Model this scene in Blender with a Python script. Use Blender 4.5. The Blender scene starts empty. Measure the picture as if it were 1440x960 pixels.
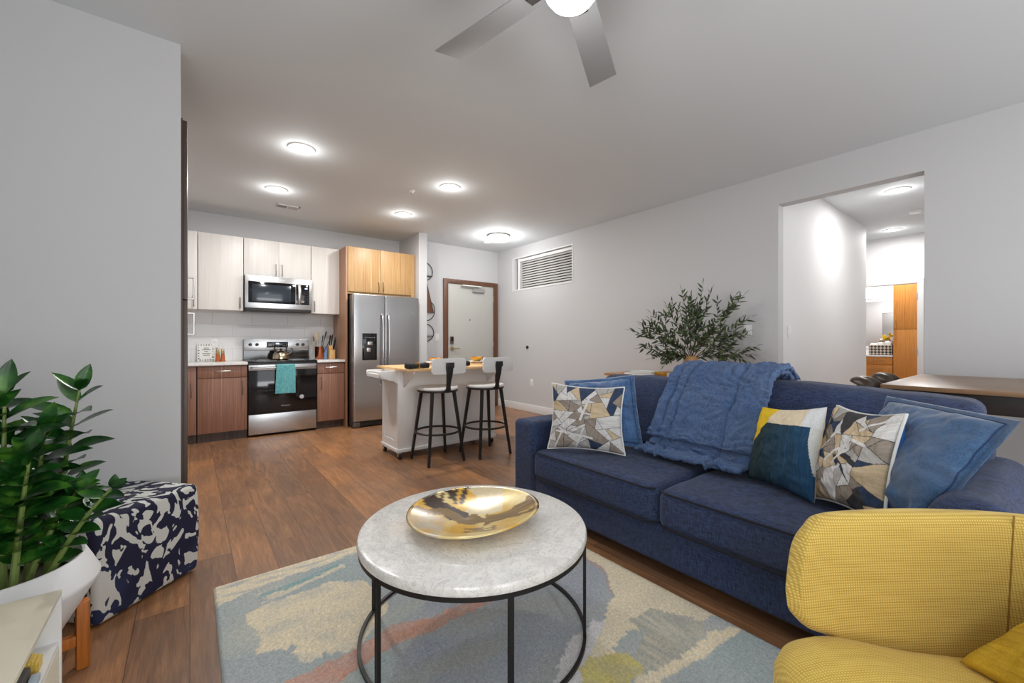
import bpy, bmesh, math, random
from mathutils import Vector, Matrix, noise
random.seed(7)
R_ = math.radians
C = bpy.context.scene.collection
sc = bpy.context.scene

# ------------------------------------------------------------------ camera, world, lights, exposure
CAMZ = 1.15
YAW = R_(37.75)
cam_d = bpy.data.cameras.new('camera'); cam = bpy.data.objects.new('camera', cam_d); C.objects.link(cam)
cam_d.sensor_width = 36; cam_d.lens = 585 / 1440 * 36; cam_d.clip_start = 0.02
cam.location = (0, 0, CAMZ); cam.rotation_euler = (R_(90), 0, -YAW)
sc.camera = cam

w = bpy.data.worlds.new('world'); sc.world = w; w.use_nodes = True
wb = w.node_tree.nodes['Background']; wb.inputs[0].default_value = (0.75, 0.85, 1, 1); wb.inputs[1].default_value = 1.0

sc.view_settings.view_transform = 'Standard'; sc.view_settings.look = 'None'
sc.view_settings.gamma = 1; sc.view_settings.use_curve_mapping = False
sc.view_settings.exposure = -0.10
try:
    sc.cycles.max_bounces = 9; sc.cycles.diffuse_bounces = 6; sc.cycles.glossy_bounces = 4
    sc.cycles.sample_clamp_indirect = 6; sc.cycles.use_denoising = True
    sc.cycles.caustics_reflective = False; sc.cycles.caustics_refractive = False
except Exception:
    pass

def area(name, loc, rot, sx, sy, power, col=(1, 1, 1), shape='RECTANGLE', spread=180):
    l = bpy.data.lights.new(name, 'AREA'); l.shape = shape; l.size = sx; l.size_y = sy
    l.energy = power; l.color = col; l.spread = R_(spread)
    o = bpy.data.objects.new(name, l); o.location = loc; o.rotation_euler = rot; C.objects.link(o)
    return o
# daylight through the windows in the wall behind the camera and the one at its left, plus added upward fills
area('window_daylight', (1.7, -2.46, 1.45), (R_(90), 0, 0), 3.6, 2.1, 52, (0.97, 0.985, 1.0))
area('ceiling_fill', (1.7, -2.44, 0.75), (R_(125), 0, 0), 3.6, 0.7, 60, (0.95, 0.98, 1.0))  # added fill aimed upward to brighten the ceiling
area('window_daylight_side', (-0.92, -0.95, 1.5), (R_(90), 0, R_(-90)), 1.6, 1.7, 26, (0.96, 0.98, 1.0))
area('ceiling_fill_side', (-0.90, -0.95, 0.9), (R_(128), 0, R_(-90)), 1.6, 0.6, 22, (0.95, 0.98, 1.0))  # second added upward fill for the ceiling, at the left window

# ------------------------------------------------------------------ helpers
def lin(c):
    c = c / 255.0
    return c / 12.92 if c <= 0.04045 else ((c + 0.055) / 1.055) ** 2.4
def rgb(r, g, b): return (lin(r), lin(g), lin(b), 1.0)

class MB:
    def __init__(s): s.bm = bmesh.new()
    def _bev(s, verts, b, seg=2):
        if b > 0:
            es = list({e for v in verts for e in v.link_edges})
            bmesh.ops.bevel(s.bm, geom=es, offset=b, segments=seg, affect='EDGES', profile=0.6, clamp_overlap=True)
    def box(s, x0, x1, y0, y1, z0, z1, b=0.0, M=None, seg=2):
        r = bmesh.ops.create_cube(s.bm, size=1.0)
        vs = r['verts']
        for v in vs:
            v.co = Vector(((x0 + x1) / 2 + v.co.x * (x1 - x0), (y0 + y1) / 2 + v.co.y * (y1 - y0), (z0 + z1) / 2 + v.co.z * (z1 - z0)))
            if M is not None: v.co = M @ v.co
        s._bev(vs, b, seg); return s
    def prism(s, pts, z0, z1, M=None, b=0.0):      # polygon in local xy, extruded along z
        lo = [s.bm.verts.new((p[0], p[1], z0)) for p in pts]; hi = [s.bm.verts.new((p[0], p[1], z1)) for p in pts]
        n = len(pts)
        s.bm.faces.new(lo[::-1]); s.bm.faces.new(hi)
        for i in range(n): s.bm.faces.new((lo[i], lo[(i + 1) % n], hi[(i + 1) % n], hi[i]))
        if M is not None:
            for v in lo + hi: v.co = M @ v.co
        s._bev(lo + hi, b); return s
    def cyl(s, p0, p1, r0, r1=None, n=20, b=0.0):
        if r1 is None: r1 = r0
        p0 = Vector(p0); p1 = Vector(p1); d = p1 - p0
        q = d.to_track_quat('Z', 'Y')
        A = []; B = []
        for i in range(n):
            a = 2 * math.pi * i / n; u = Vector((math.cos(a), math.sin(a), 0))
            A.append(s.bm.verts.new(p0 + q @ (u * r0))); B.append(s.bm.verts.new(p1 + q @ (u * r1)))
        s.bm.faces.new(A[::-1]); s.bm.faces.new(B)
        for i in range(n): s.bm.faces.new((A[i], A[(i + 1) % n], B[(i + 1) % n], B[i]))
        if b > 0:
            es = [e for v in A + B for e in v.link_edges if (e.verts[0] in A) == (e.verts[1] in A)]
            bmesh.ops.bevel(s.bm, geom=list(set(es)), offset=b, segments=2, affect='EDGES', profile=0.6)
        return s
    def tube(s, pts, r, n=8, closed=False, caps=True, flat=None):
        pts = [Vector(p) for p in pts]; m = len(pts); rings = []
        up = Vector((0, 0, 1)); prev = None
        for i, p in enumerate(pts):
            if closed: t = pts[(i + 1) % m] - pts[(i - 1) % m]
            else: t = pts[min(i + 1, m - 1)] - pts[max(i - 1, 0)]
            t.normalize()
            if prev is None:
                a = up if abs(t.z) < 0.95 else Vector((1, 0, 0))
                nx = t.cross(a).normalized()
            else:
                nx = (prev - t * prev.dot(t)).normalized()
            prev = nx; ny = t.cross(nx)
            rr = r[i] if isinstance(r, (list, tuple)) else r
            ring = []
            for k in range(n):
                a = 2 * math.pi * (k + 0.5) / n
                ca, sa = math.cos(a), math.sin(a)
                if flat: ca *= flat[0]; sa *= flat[1]
                ring.append(s.bm.verts.new(p + nx * ca * rr + ny * sa * rr))
            rings.append(ring)
        for i in range(m if closed else m - 1):
            A = rings[i]; B = rings[(i + 1) % m]
            for k in range(n): s.bm.faces.new((A[k], A[(k + 1) % n], B[(k + 1) % n], B[k]))
        if not closed and caps:
            s.bm.faces.new(rings[0][::-1]); s.bm.faces.new(rings[-1])
        return s
    def lathe(s, prof, c, n=40, M=None, cap=False):
        rings = []
        for (r, z) in prof:
            ring = []
            for k in range(n):
                a = 2 * math.pi * k / n
                p = Vector((c[0] + r * math.cos(a), c[1] + r * math.sin(a), c[2] + z))
                if M is not None: p = M @ p
                ring.append(s.bm.verts.new(p))
            rings.append(ring)
        for i in range(len(rings) - 1):
            A = rings[i]; B = rings[i + 1]
            for k in range(n): s.bm.faces.new((A[k], A[(k + 1) % n], B[(k + 1) % n], B[k]))
        if cap: s.bm.faces.new(rings[0][::-1]); s.bm.faces.new(rings[-1])
        return s
    def grid(s, fn, nu, nv, close_u=False, flip=False):
        V = [[s.bm.verts.new(fn(i / nu, j / nv)) for j in range(nv + 1)] for i in range(nu + (0 if close_u else 1))]
        L = len(V)
        for i in range(nu if close_u else nu):
            A = V[i]; B = V[(i + 1) % L] if close_u else V[i + 1]
            for j in range(nv):
                f = (A[j], B[j], B[j + 1], A[j + 1])
                s.bm.faces.new(f[::-1] if flip else f)
        return V
    def soft(s, x0, x1, y0, y1, z0, z1, r, n=14, fn=None):   # rounded, puffed box
        cx, cy, cz = (x0 + x1) / 2, (y0 + y1) / 2, (z0 + z1) / 2
        h = Vector(((x1 - x0) / 2, (y1 - y0) / 2, (z1 - z0) / 2)); r = min(r, *h)
        def ax(L):
            k = 5; out = []
            e = [r * (1 - math.cos(math.pi / 2 * i / k)) for i in range(k)]
            e = [r * i / k for i in range(k)]
            out += [-L + q for q in e]
            m = max(2, n)
            out += [-L + r + (2 * L - 2 * r) * i / m for i in range(m + 1)]
            out += [L - q for q in reversed(e)]
            return out
        X, Y, Z = ax(h.x), ax(h.y), ax(h.z)
        nb = bmesh.new()
        def put(p):
            q = Vector((max(-h.x + r, min(h.x - r, p.x)), max(-h.y + r, min(h.y - r, p.y)), max(-h.z + r, min(h.z - r, p.z))))
            d = p - q
            if d.length > 1e-9: p = q + d.normalized() * r
            if fn: p = fn(p, h)
            return nb.verts.new((cx + p.x, cy + p.y, cz + p.z))
        for (A, B, ff) in ((X, Y, lambda a, b, t: Vector((a, b, t * h.z))), (Y, Z, lambda a, b, t: Vector((t * h.x, a, b))), (Z, X, lambda a, b, t: Vector((b, t * h.y, a)))):
            for t in (-1, 1):
                V = [[put(ff(a, b, t)) for b in B] for a in A]
                for i in range(len(A) - 1):
                    for j in range(len(B) - 1):
                        f = (V[i][j], V[i + 1][j], V[i + 1][j + 1], V[i][j + 1])
                        nb.faces.new(f if t > 0 else f[::-1])
        bmesh.ops.remove_doubles(nb, verts=nb.verts, dist=1e-4)
        me = bpy.data.meshes.new('t'); nb.to_mesh(me); nb.free(); s.bm.from_mesh(me); bpy.data.meshes.remove(me)
        return s
    def build(s, name, m, parent=None, angle=38, colfn=None, sub=0, fixn=True):
        if fixn: bmesh.ops.recalc_face_normals(s.bm, faces=s.bm.faces)
        cols = [colfn(v.co) for v in s.bm.verts] if callable(colfn) else colfn
        if parent is not None: s.bm.transform(wm(parent).inverted())
        me = bpy.data.meshes.new(name); s.bm.to_mesh(me); s.bm.free()
        me.shade_smooth()
        if angle < 180: me.set_sharp_from_angle(angle=R_(angle))
        if cols:
            ca = me.color_attributes.new('Col', 'FLOAT_COLOR', 'POINT')
            flat = []
            for c in cols: flat += [c[0], c[1], c[2], 1.0]
            ca.data.foreach_set('color', flat)
        o = bpy.data.objects.new(name, me); C.objects.link(o)
        me.materials.append(m)
        if parent is not None: o.parent = parent; WM[o.name] = wm(parent)
        if sub:
            md = o.modifiers.new('s', 'SUBSURF'); md.levels = sub; md.render_levels = sub
        return o
WM = {}
def wm(o): return WM.get(o.name, Matrix.Identity(4))
def thing(name, label, cat, loc=(0, 0, 0), rotz=0, group=None):
    o = bpy.data.objects.new(name, None); o.empty_display_size = 0.1; C.objects.link(o)
    o.location = loc; o.rotation_euler = (0, 0, rotz); o['label'] = label; o['category'] = cat
    if group: o['group'] = group
    WM[o.name] = Matrix.Translation(Vector(loc)) @ Matrix.Rotation(rotz, 4, 'Z')
    return o
def tag(o, label, cat, group=None):
    o['label'] = label; o['category'] = cat
    if group: o['group'] = group
    return o
def struct(o): o['kind'] = 'structure'; return o
def B(name, m, parent, *boxes, b=0.0, seg=2):
    mb = MB()
    for q in boxes: mb.box(*q, b=b, seg=seg)
    return mb.build(name, m, parent)
def children(o): return [c for c in bpy.data.objects if c.parent == o]
def dup(root, loc, rotz=None, label=None, group=None):
    def cp(o, par):
        c = o.copy(); C.objects.link(c); c.parent = par
        for ch in children(o): cp(ch, c)
        return c
    r = cp(root, None); r.location = loc
    if rotz is not None: r.rotation_euler = (0, 0, rotz)
    if label: r['label'] = label
    if group: r['group'] = group
    WM[r.name] = Matrix.Translation(Vector(loc)) @ Matrix.Rotation(r.rotation_euler[2], 4, 'Z')
    return r
def nz(x, y=0.0, z=0.0): return noise.noise(Vector((x, y, z)))

# ------------------------------------------------------------------ materials
def base(name, col=None, rough=0.5, metal=0.0, **kw):
    m = bpy.data.materials.new(name); m.use_nodes = True
    b = m.node_tree.nodes['Principled BSDF']
    if col: b.inputs['Base Color'].default_value = col
    b.inputs['Roughness'].default_value = rough; b.inputs['Metallic'].default_value = metal
    for k, v in kw.items(): b.inputs[k.replace('_', ' ')].default_value = v
    return m
class G:
    def __init__(s, m): s.m = m; s.nt = m.node_tree; s.b = s.nt.nodes['Principled BSDF']
    def n(s, t, **kw):
        q = s.nt.nodes.new(t)
        for k, v in kw.items():
            if k in q.inputs: q.inputs[k].default_value = v
            else: setattr(q, k, v)
        return q
    def l(s, a, b): s.nt.links.new(a, b)
    def co(s, scale=(1, 1, 1), rot=(0, 0, 0), loc=(0, 0, 0)):
        t = s.n('ShaderNodeTexCoord'); mp = s.n('ShaderNodeMapping')
        mp.inputs['Scale'].default_value = scale; mp.inputs['Rotation'].default_value = rot; mp.inputs['Location'].default_value = loc
        s.l(t.outputs['Object'], mp.inputs['Vector']); return mp.outputs['Vector']
    def noise(s, vec, scale, detail=3, rough=0.5, dist=0.0):
        q = s.n('ShaderNodeTexNoise'); q.inputs['Scale'].default_value = scale; q.inputs['Detail'].default_value = detail
        q.inputs['Roughness'].default_value = rough; q.inputs['Distortion'].default_value = dist
        s.l(vec, q.inputs['Vector']); return q.outputs['Fac']
    def ramp(s, fac, stops, interp='LINEAR'):
        q = s.n('ShaderNodeValToRGB'); q.color_ramp.interpolation = interp
        e = q.color_ramp.elements
        while len(e) < len(stops): e.new(0.5)
        for i, (p, c) in enumerate(stops): e[i].position = p; e[i].color = c
        s.l(fac, q.inputs[0]); return q.outputs[0]
    def mix(s, fac, a, b, mode='MIX'):
        q = s.n('ShaderNodeMix'); q.data_type = 'RGBA'; q.blend_type = mode
        for sock, v in ((q.inputs[0], fac), (q.inputs[6], a), (q.inputs[7], b)):
            if hasattr(v, 'links') or hasattr(v, 'is_output'): s.l(v, sock)
            else: sock.default_value = v
        return q.outputs[2]
    def bump(s, h, strength=0.3, dist=0.01):
        q = s.n('ShaderNodeBump'); q.inputs['Strength'].default_value = strength; q.inputs['Distance'].default_value = dist
        s.l(h, q.inputs['Height']); s.l(q.outputs[0], s.b.inputs['Normal'])
    def col(s, c): s.l(c, s.b.inputs['Base Color'])

def paint(name, col, rough=0.7):
    m = base(name, col, rough); g = G(m); g.bump(g.noise(g.co(), 140, 2), 0.05, 0.002); return m
M = {}
M['wall'] = paint('wall_paint', (0.60, 0.60, 0.608, 1))
M['ceil'] = paint('ceiling_paint', (0.70, 0.735, 0.76, 1), 0.8)
M['hallwall'] = paint('hall_paint', (0.78, 0.78, 0.785, 1))
M['trim'] = base('white_trim', (0.82, 0.82, 0.82, 1), 0.4)
M['white'] = base('white_lacquer', (0.80, 0.80, 0.79, 1), 0.35)
M['plate'] = base('white_plastic', (0.82, 0.82, 0.8, 1), 0.35)
M['black'] = base('black_plastic', (0.012, 0.012, 0.013, 1), 0.35)
M['blackglass'] = base('black_glass', (0.006, 0.006, 0.007, 1), 0.06)
M['gun'] = base('gunmetal', (0.035, 0.033, 0.032, 1), 0.42, 0.5)
M['iron'] = base('black_iron', (0.02, 0.018, 0.017, 1), 0.45, 0.4)
M['chrome'] = base('brushed_nickel', (0.62, 0.61, 0.59, 1), 0.28, 1.0)
M['dchrome'] = base('dark_nickel', (0.25, 0.21, 0.18, 1), 0.35, 1.0)
M['copper'] = base('copper', rgb(196, 120, 88), 0.22, 1.0)
M['gold'] = base('brushed_gold', rgb(214, 160, 70), 0.3, 1.0)
M['steelk'] = base('kettle_steel', rgb(200, 185, 160), 0.18, 1.0)

def wood(name, stops, sx=(28, 28, 0.9), rough=0.42, bump=0.05, sc_=1.0):
    m = base(name, None, rough); g = G(m)
    v = g.co(sx)
    f = g.noise(v, 1.6 * sc_, 5, 0.6, 0.25)
    g.col(g.ramp(f, stops)); g.bump(f, bump, 0.003); return m
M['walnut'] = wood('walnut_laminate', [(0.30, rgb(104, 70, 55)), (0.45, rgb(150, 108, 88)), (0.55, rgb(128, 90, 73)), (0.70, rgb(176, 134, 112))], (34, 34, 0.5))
M['oak'] = wood('oak_laminate', [(0.30, rgb(160, 122, 76)), (0.47, rgb(196, 158, 108)), (0.56, rgb(176, 136, 88)), (0.7, rgb(214, 182, 134))], (34, 34, 0.5))
M['oakside'] = wood('tan_side_laminate', [(0.30, rgb(140, 100, 74)), (0.5, rgb(168, 126, 98)), (0.7, rgb(180, 140, 112))], (30, 30, 0.5))
M['bathoak'] = wood('honey_oak_laminate', [(0.30, rgb(168, 100, 34)), (0.47, rgb(200, 134, 58)), (0.56, rgb(182, 114, 44)), (0.7, rgb(214, 152, 76))], (30, 30, 0.6))
M['whitelam'] = wood('white_grain_laminate', [(0.3, rgb(216, 212, 207)), (0.5, rgb(224, 220, 215)), (0.7, rgb(229, 226, 221))], (40, 40, 0.7), 0.4)
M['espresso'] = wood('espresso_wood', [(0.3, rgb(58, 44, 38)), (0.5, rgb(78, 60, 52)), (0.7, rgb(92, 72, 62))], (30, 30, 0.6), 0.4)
M['doorframe'] = wood('brown_door_frame', [(0.3, rgb(82, 52, 36)), (0.5, rgb(104, 68, 47)), (0.7, rgb(120, 82, 58))], (30, 30, 0.6), 0.45)
M['bamboo'] = wood('bamboo_top', [(0.3, rgb(206, 158, 100)), (0.5, rgb(226, 184, 128)), (0.7, rgb(236, 200, 146))], (1.0, 26, 26), 0.35)
M['teak'] = wood('teak', [(0.3, rgb(150, 84, 26)), (0.5, rgb(186, 110, 42)), (0.7, rgb(204, 130, 58))], (24, 24, 1.2), 0.4)
M['blockwood'] = wood('block_wood', [(0.3, rgb(196, 150, 90)), (0.5, rgb(220, 178, 116)), (0.7, rgb(230, 196, 140))], (60, 60, 4), 0.4)
M['tabletop'] = wood('dark_table_top', [(0.3, rgb(112, 86, 62)), (0.5, rgb(134, 104, 76)), (0.7, rgb(150, 118, 88))], (24, 1.2, 24), 0.33)
M['darkwood'] = wood('black_brown_wood', [(0.3, rgb(30, 24, 20)), (0.5, rgb(42, 33, 28)), (0.7, rgb(52, 42, 35))], (24, 2, 24), 0.4)
M['consolewood'] = wood('console_wood', [(0.3, rgb(150, 96, 46)), (0.5, rgb(184, 126, 66)), (0.7, rgb(202, 144, 84))], (24, 1.6, 24), 0.4)

def steel(name, c, r, sx):
    m = base(name, c, r, 1.0); g = G(m)
    f = g.noise(g.co(sx), 6, 3)
    rr = g.n('ShaderNodeMapRange'); rr.inputs[3].default_value = r - 0.008; rr.inputs[4].default_value = r + 0.012
    g.bump(g.noise(g.co((1.0, 1.0, 1.0)), 2.2, 0), 0.10, 0.05); return m
M['steel'] = steel('stainless_steel', (0.55, 0.55, 0.555, 1), 0.27, (1, 1, 30))
M['steelside'] = steel('steel_side', (0.20, 0.205, 0.21, 1), 0.4, (2, 2, 60))

# floor planks
m = base('plank_floor', None, 0.34); g = G(m)
t = g.n('ShaderNodeTexCoord'); mp = g.n('ShaderNodeMapping'); mp.inputs['Rotation'].default_value = (0, 0, R_(90))
g.l(t.outputs['Object'], mp.inputs['Vector'])
br = g.n('ShaderNodeTexBrick'); br.offset = 0.37; br.offset_frequency = 2
for k, v in (('Scale', 1.0), ('Brick Width', 1.15), ('Row Height', 0.18), ('Mortar Size', 0.0014), ('Mortar Smooth', 0.1), ('Bias', 0.0)): br.inputs[k].default_value = v
br.inputs['Color1'].default_value = (0, 0, 0, 1); br.inputs['Color2'].default_value = (1, 1, 1, 1); br.inputs['Mortar'].default_value = (0.5, 0.5, 0.5, 1)
g.l(mp.outputs[0], br.inputs['Vector'])
ofs = g.n('ShaderNodeVectorMath'); ofs.operation = 'MULTIPLY_ADD'; ofs.inputs[1].default_value = (3.1, 17.0, 5.0)
g.l(br.outputs['Color'], ofs.inputs[0]); g.l(g.co((13, 1.3, 1)), ofs.inputs[2])
f1 = g.noise(ofs.outputs[0], 1.4, 7, 0.62, 1.6)
f2 = g.noise(g.co((2.2, 1.2, 1)), 1.5, 3, 0.55, 0.4)
f3 = g.noise(g.co((110, 5, 1)), 2.0, 3, 0.6)
wood_c = g.ramp(f1, [(0.26, rgb(84, 58, 42)), (0.42, rgb(132, 92, 62)), (0.55, rgb(166, 118, 80)), (0.72, rgb(204, 152, 104))])
c2 = g.mix(0.5, wood_c, g.ramp(br.outputs['Color'], [(0.0, rgb(106, 80, 62)), (0.5, rgb(148, 106, 74)), (1.0, rgb(186, 130, 82))]))
c3 = g.mix(g.ramp(f2, [(0.4, (0, 0, 0, 1)), (0.72, (0.65, 0.65, 0.65, 1))]), c2, rgb(108, 86, 72))
c4 = g.mix(g.ramp(f3, [(0.35, (0.32, 0.32, 0.32, 1)), (0.55, (0, 0, 0, 1))]), c3, rgb(88, 60, 42))
c5 = g.mix(br.outputs['Fac'], c4, rgb(84, 58, 42))
g.col(c5); g.bump(f3, 0.12, 0.002); M['floor'] = m

# large stacked backsplash tile
m = base('backsplash_tile', None, 0.22); g = G(m)
t = g.n('ShaderNodeTexCoord'); mp = g.n('ShaderNodeMapping'); mp.inputs['Rotation'].default_value = (R_(90), 0, 0); mp.inputs['Location'].default_value = (0.2, 0, 0.0)
g.l(t.outputs['Object'], mp.inputs['Vector'])
sp = g.n('ShaderNodeSeparateXYZ'); cb = g.n('ShaderNodeCombineXYZ'); g.l(t.outputs['Object'], sp.inputs[0])
g.l(sp.outputs[0], cb.inputs[0]); g.l(sp.outputs[2], cb.inputs[1])
mp2 = g.n('ShaderNodeMapping'); mp2.inputs['Location'].default_value = (0.2, -0.905, 0); g.l(cb.outputs[0], mp2.inputs[0])
br = g.n('ShaderNodeTexBrick'); br.offset = 0.5
for k, v in (('Scale', 1.0), ('Brick Width', 0.42), ('Row Height', 0.152), ('Mortar Size', 0.002), ('Mortar Smooth', 0.1)): br.inputs[k].default_value = v
br.inputs['Color1'].default_value = rgb(214, 213, 212); br.inputs['Color2'].default_value = rgb(206, 206, 206); br.inputs['Mortar'].default_value = rgb(176, 175, 173)
g.l(mp2.outputs[0], br.inputs['Vector']); g.col(br.outputs['Color']); M['tile'] = m

m = base('white_quartz', None, 0.25); g = G(m); g.col(g.ramp(g.noise(g.co(), 60, 4), [(0.35, rgb(214, 212, 210)), (0.6, rgb(232, 230, 228))])); M['quartz'] = m

m = base('white_marble', None, 0.16); g = G(m)
f = g.noise(g.co(), 4.5, 6, 0.6, 1.2)
v1 = g.ramp(f, [(0.40, rgb(240, 238, 234)), (0.50, rgb(226, 224, 220)), (0.56, rgb(238, 236, 232)), (1, rgb(242, 240, 236))])
f2 = g.noise(g.co(), 17, 7, 0.68, 1.6)
v2 = g.ramp(f2, [(0.485, rgb(255, 255, 255)), (0.499, rgb(176, 173, 170)), (0.512, rgb(255, 255, 255))])
g.col(g.mix(0.8, v1, v2, 'MULTIPLY')); M['marble'] = m

def weave(name, c0, c1, scale=420, rough=0.9, big=None, sheen=0.3, bump=0.35, streak=None):
    m = base(name, None, rough); g = G(m)
    m.node_tree.nodes['Principled BSDF'].inputs['Sheen Weight'].default_value = sheen
    v = g.co()
    fa = g.noise(g.co((1, 1, 0.12)), scale, 2); fb = g.noise(g.co((0.12, 0.12, 1)), scale, 2)
    ad = g.n('ShaderNodeMath'); ad.operation = 'ADD'; g.l(fa, ad.inputs[0]); g.l(fb, ad.inputs[1])
    hf = g.n('ShaderNodeMath'); hf.operation = 'MULTIPLY'; hf.inputs[1].default_value = 0.5; g.l(ad.outputs[0], hf.inputs[0])
    c = g.ramp(hf.outputs[0], [(0.36, c0), (0.64, c1)])
    if big:
        f = g.noise(v, big[0], 4, 0.6, 0.4); c = g.mix(g.ramp(f, [(0.35, (0, 0, 0, 1)), (0.7, (big[2], big[2], big[2], 1))]), c, big[1])
    g.col(c); g.bump(hf.outputs[0], bump, 0.003); return m
M['sofa'] = weave('navy_denim_upholstery', rgb(15, 24, 48), rgb(54, 74, 116), 260, big=(2.6, rgb(54, 54, 70), 0.45), sheen=0.08, bump=0.5)
M['sofapipe'] = base('navy_piping', rgb(14, 18, 30), 0.8)
M['velvet'] = weave('blue_velvet', rgb(26, 58, 104), rgb(66, 106, 156), 90, big=(7, rgb(88, 128, 174), 0.6), sheen=0.8, bump=0.1)
M['denim'] = weave('washed_denim', rgb(34, 68, 108), rgb(70, 108, 148), 600, big=(4, rgb(98, 106, 124), 0.9), sheen=0.4, bump=0.1)
M['stitch'] = base('indigo_thread', rgb(34, 58, 96), 0.8)
M['seam'] = base('mustard_seam', rgb(140, 108, 40), 0.8)
M['liner'] = base('white_cotton', rgb(226, 228, 226), 0.9)
m = base('blue_fleece', None, 0.95, Sheen_Weight=0.25); g = G(m)
f = g.noise(g.co(), 150, 4, 0.7); f2 = g.noise(g.co((1, 1, 1)), 9, 4, 0.6)
c = g.ramp(f, [(0.3, rgb(40, 76, 134)), (0.7, rgb(92, 138, 198))])
g.col(g.mix(g.ramp(f2, [(0.4, (0, 0, 0, 1)), (0.75, (0.5, 0.5, 0.5, 1))]), c, rgb(100, 124, 164))); g.bump(f, 1.0, 0.02); M['throw'] = m
# yellow basket weave
m = base('mustard_weave', None, 0.85, Sheen_Weight=0.15); g = G(m)
ck = g.n('ShaderNodeTexWave'); ck.wave_type = 'BANDS'; ck.bands_direction = 'X'; ck.inputs['Scale'].default_value = 52; ck.inputs['Distortion'].default_value = 0.6
ck2 = g.n('ShaderNodeTexWave'); ck2.wave_type = 'BANDS'; ck2.bands_direction = 'Z'; ck2.inputs['Scale'].default_value = 52; ck2.inputs['Distortion'].default_value = 0.6
v = g.co((1, 1, 1)); g.l(v, ck.inputs[0]); g.l(v, ck2.inputs[0])
mm = g.n('ShaderNodeMath'); mm.operation = 'MULTIPLY'; g.l(ck.outputs['Fac'], mm.inputs[0]); g.l(ck2.outputs['Fac'], mm.inputs[1])
st = g.noise(g.co((3, 3, 90)), 3, 3)
c = g.ramp(mm.outputs[0], [(0.0, rgb(178, 146, 60)), (0.45, rgb(210, 178, 84)), (1.0, rgb(232, 206, 122))])
c = g.mix(g.ramp(st, [(0.4, (0, 0, 0, 1)), (0.7, (0.5, 0.5, 0.5, 1))]), c, rgb(216, 188, 98))
g.col(c); g.bump(mm.outputs[0], 0.25, 0.0015); M['mustard'] = m
m = base('mustard_weave_plain', None, 0.85, Sheen_Weight=0.15); g = G(m)
ck = g.n('ShaderNodeTexWave'); ck.bands_direction = 'Y'; ck.inputs['Scale'].default_value = 52; ck.inputs['Distortion'].default_value = 0.6
ck2 = g.n('ShaderNodeTexWave'); ck2.bands_direction = 'X'; ck2.inputs['Scale'].default_value = 52; ck2.inputs['Distortion'].default_value = 0.6
v = g.co((1, 1, 1)); g.l(v, ck.inputs[0]); g.l(v, ck2.inputs[0])
mm = g.n('ShaderNodeMath'); mm.operation = 'MULTIPLY'; g.l(ck.outputs['Fac'], mm.inputs[0]); g.l(ck2.outputs['Fac'], mm.inputs[1])
st = g.noise(g.co((4, 60, 4)), 3, 3)
c = g.ramp(mm.outputs[0], [(0.0, rgb(190, 156, 58)), (0.45, rgb(216, 184, 80)), (1.0, rgb(234, 208, 116))])
c = g.mix(g.ramp(st, [(0.4, (0, 0, 0, 1)), (0.7, (0.5, 0.5, 0.5, 1))]), c, rgb(222, 192, 92))
g.col(c); g.bump(mm.outputs[0], 0.25, 0.0015); M['mustardseat'] = m

def attr(name, rough=0.8, metal=0.0, noise_s=300, amt=0.25, bump=0.2, **kw):
    m = base(name, None, rough, metal, **kw); g = G(m)
    a = g.n('ShaderNodeVertexColor'); a.layer_name = 'Col'
    f = g.noise(g.co(), noise_s, 3, 0.6)
    lo, hi = 1 - amt, 1.0
    g.col(g.mix(1.0, a.outputs[0], g.ramp(f, [(0.3, (lo, lo, lo, 1)), (0.65, (hi, hi, hi, 1))]), 'MULTIPLY'))
    g.bump(f, bump, 0.004); return m
M['print'] = attr('printed_linen', 0.85)
M['rug'] = attr('painted_wool_rug', 0.95, noise_s=170, amt=0.30, bump=0.7)
M['bowl'] = attr('gilded_glass', 0.2, 0.1, noise_s=40, amt=0.15, bump=0.05)

# ottoman brush pattern
m = base('navy_floral_cotton', None, 0.85); g = G(m)
v = g.co((1.0, 1.25, 0.8), (0.3, 0.5, 0.4))
f = g.noise(v, 12.5, 1.6, 0.5, 1.5)
f2 = g.noise(g.co(), 3, 2)
nav = g.mix(g.ramp(f2, [(0.5, (0, 0, 0, 1)), (0.62, (0.7, 0.7, 0.7, 1))]), rgb(22, 22, 52), rgb(36, 48, 84))
g.col(g.mix(g.ramp(f, [(0.508, (0, 0, 0, 1)), (0.518, (1, 1, 1, 1))]), nav, rgb(206, 206, 200))); M['ottoman'] = m

m = base('zz_leaf', None, 0.28); g = G(m)
f = g.noise(g.co(), 14, 3); g.col(g.ramp(f, [(0.35, rgb(14, 50, 18)), (0.55, rgb(34, 88, 30)), (0.72, rgb(96, 146, 48))])); M['leaf'] = m
M['zstem'] = base('zz_stem', rgb(120, 140, 72), 0.45)
m = base('olive_leaf', None, 0.5); g = G(m)
f = g.noise(g.co(), 25, 3); g.col(g.ramp(f, [(0.35, rgb(38, 50, 36)), (0.55, rgb(72, 88, 56)), (0.7, rgb(124, 134, 82))])); M['olive'] = m
M['twig'] = base('olive_twig', rgb(74, 58, 42), 0.7)
M['ceramic'] = base('matte_white_ceramic', (0.78, 0.78, 0.78, 1), 0.45)
M['soil'] = base('soil', rgb(66, 58, 48), 0.95)
M['cream'] = base('cream_lacquer', rgb(222, 214, 194), 0.4)
M['towel'] = weave('teal_terry', rgb(64, 140, 148), rgb(120, 192, 196), 200, rough=0.95, bump=0.5)
M['door'] = base('grey_door_paint', rgb(192, 192, 186), 0.45)
M['leather'] = base('brown_leather', rgb(70, 56, 44), 0.32)
M['stoolwhite'] = base('white_wood_seat', rgb(226, 226, 224), 0.4)
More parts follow.
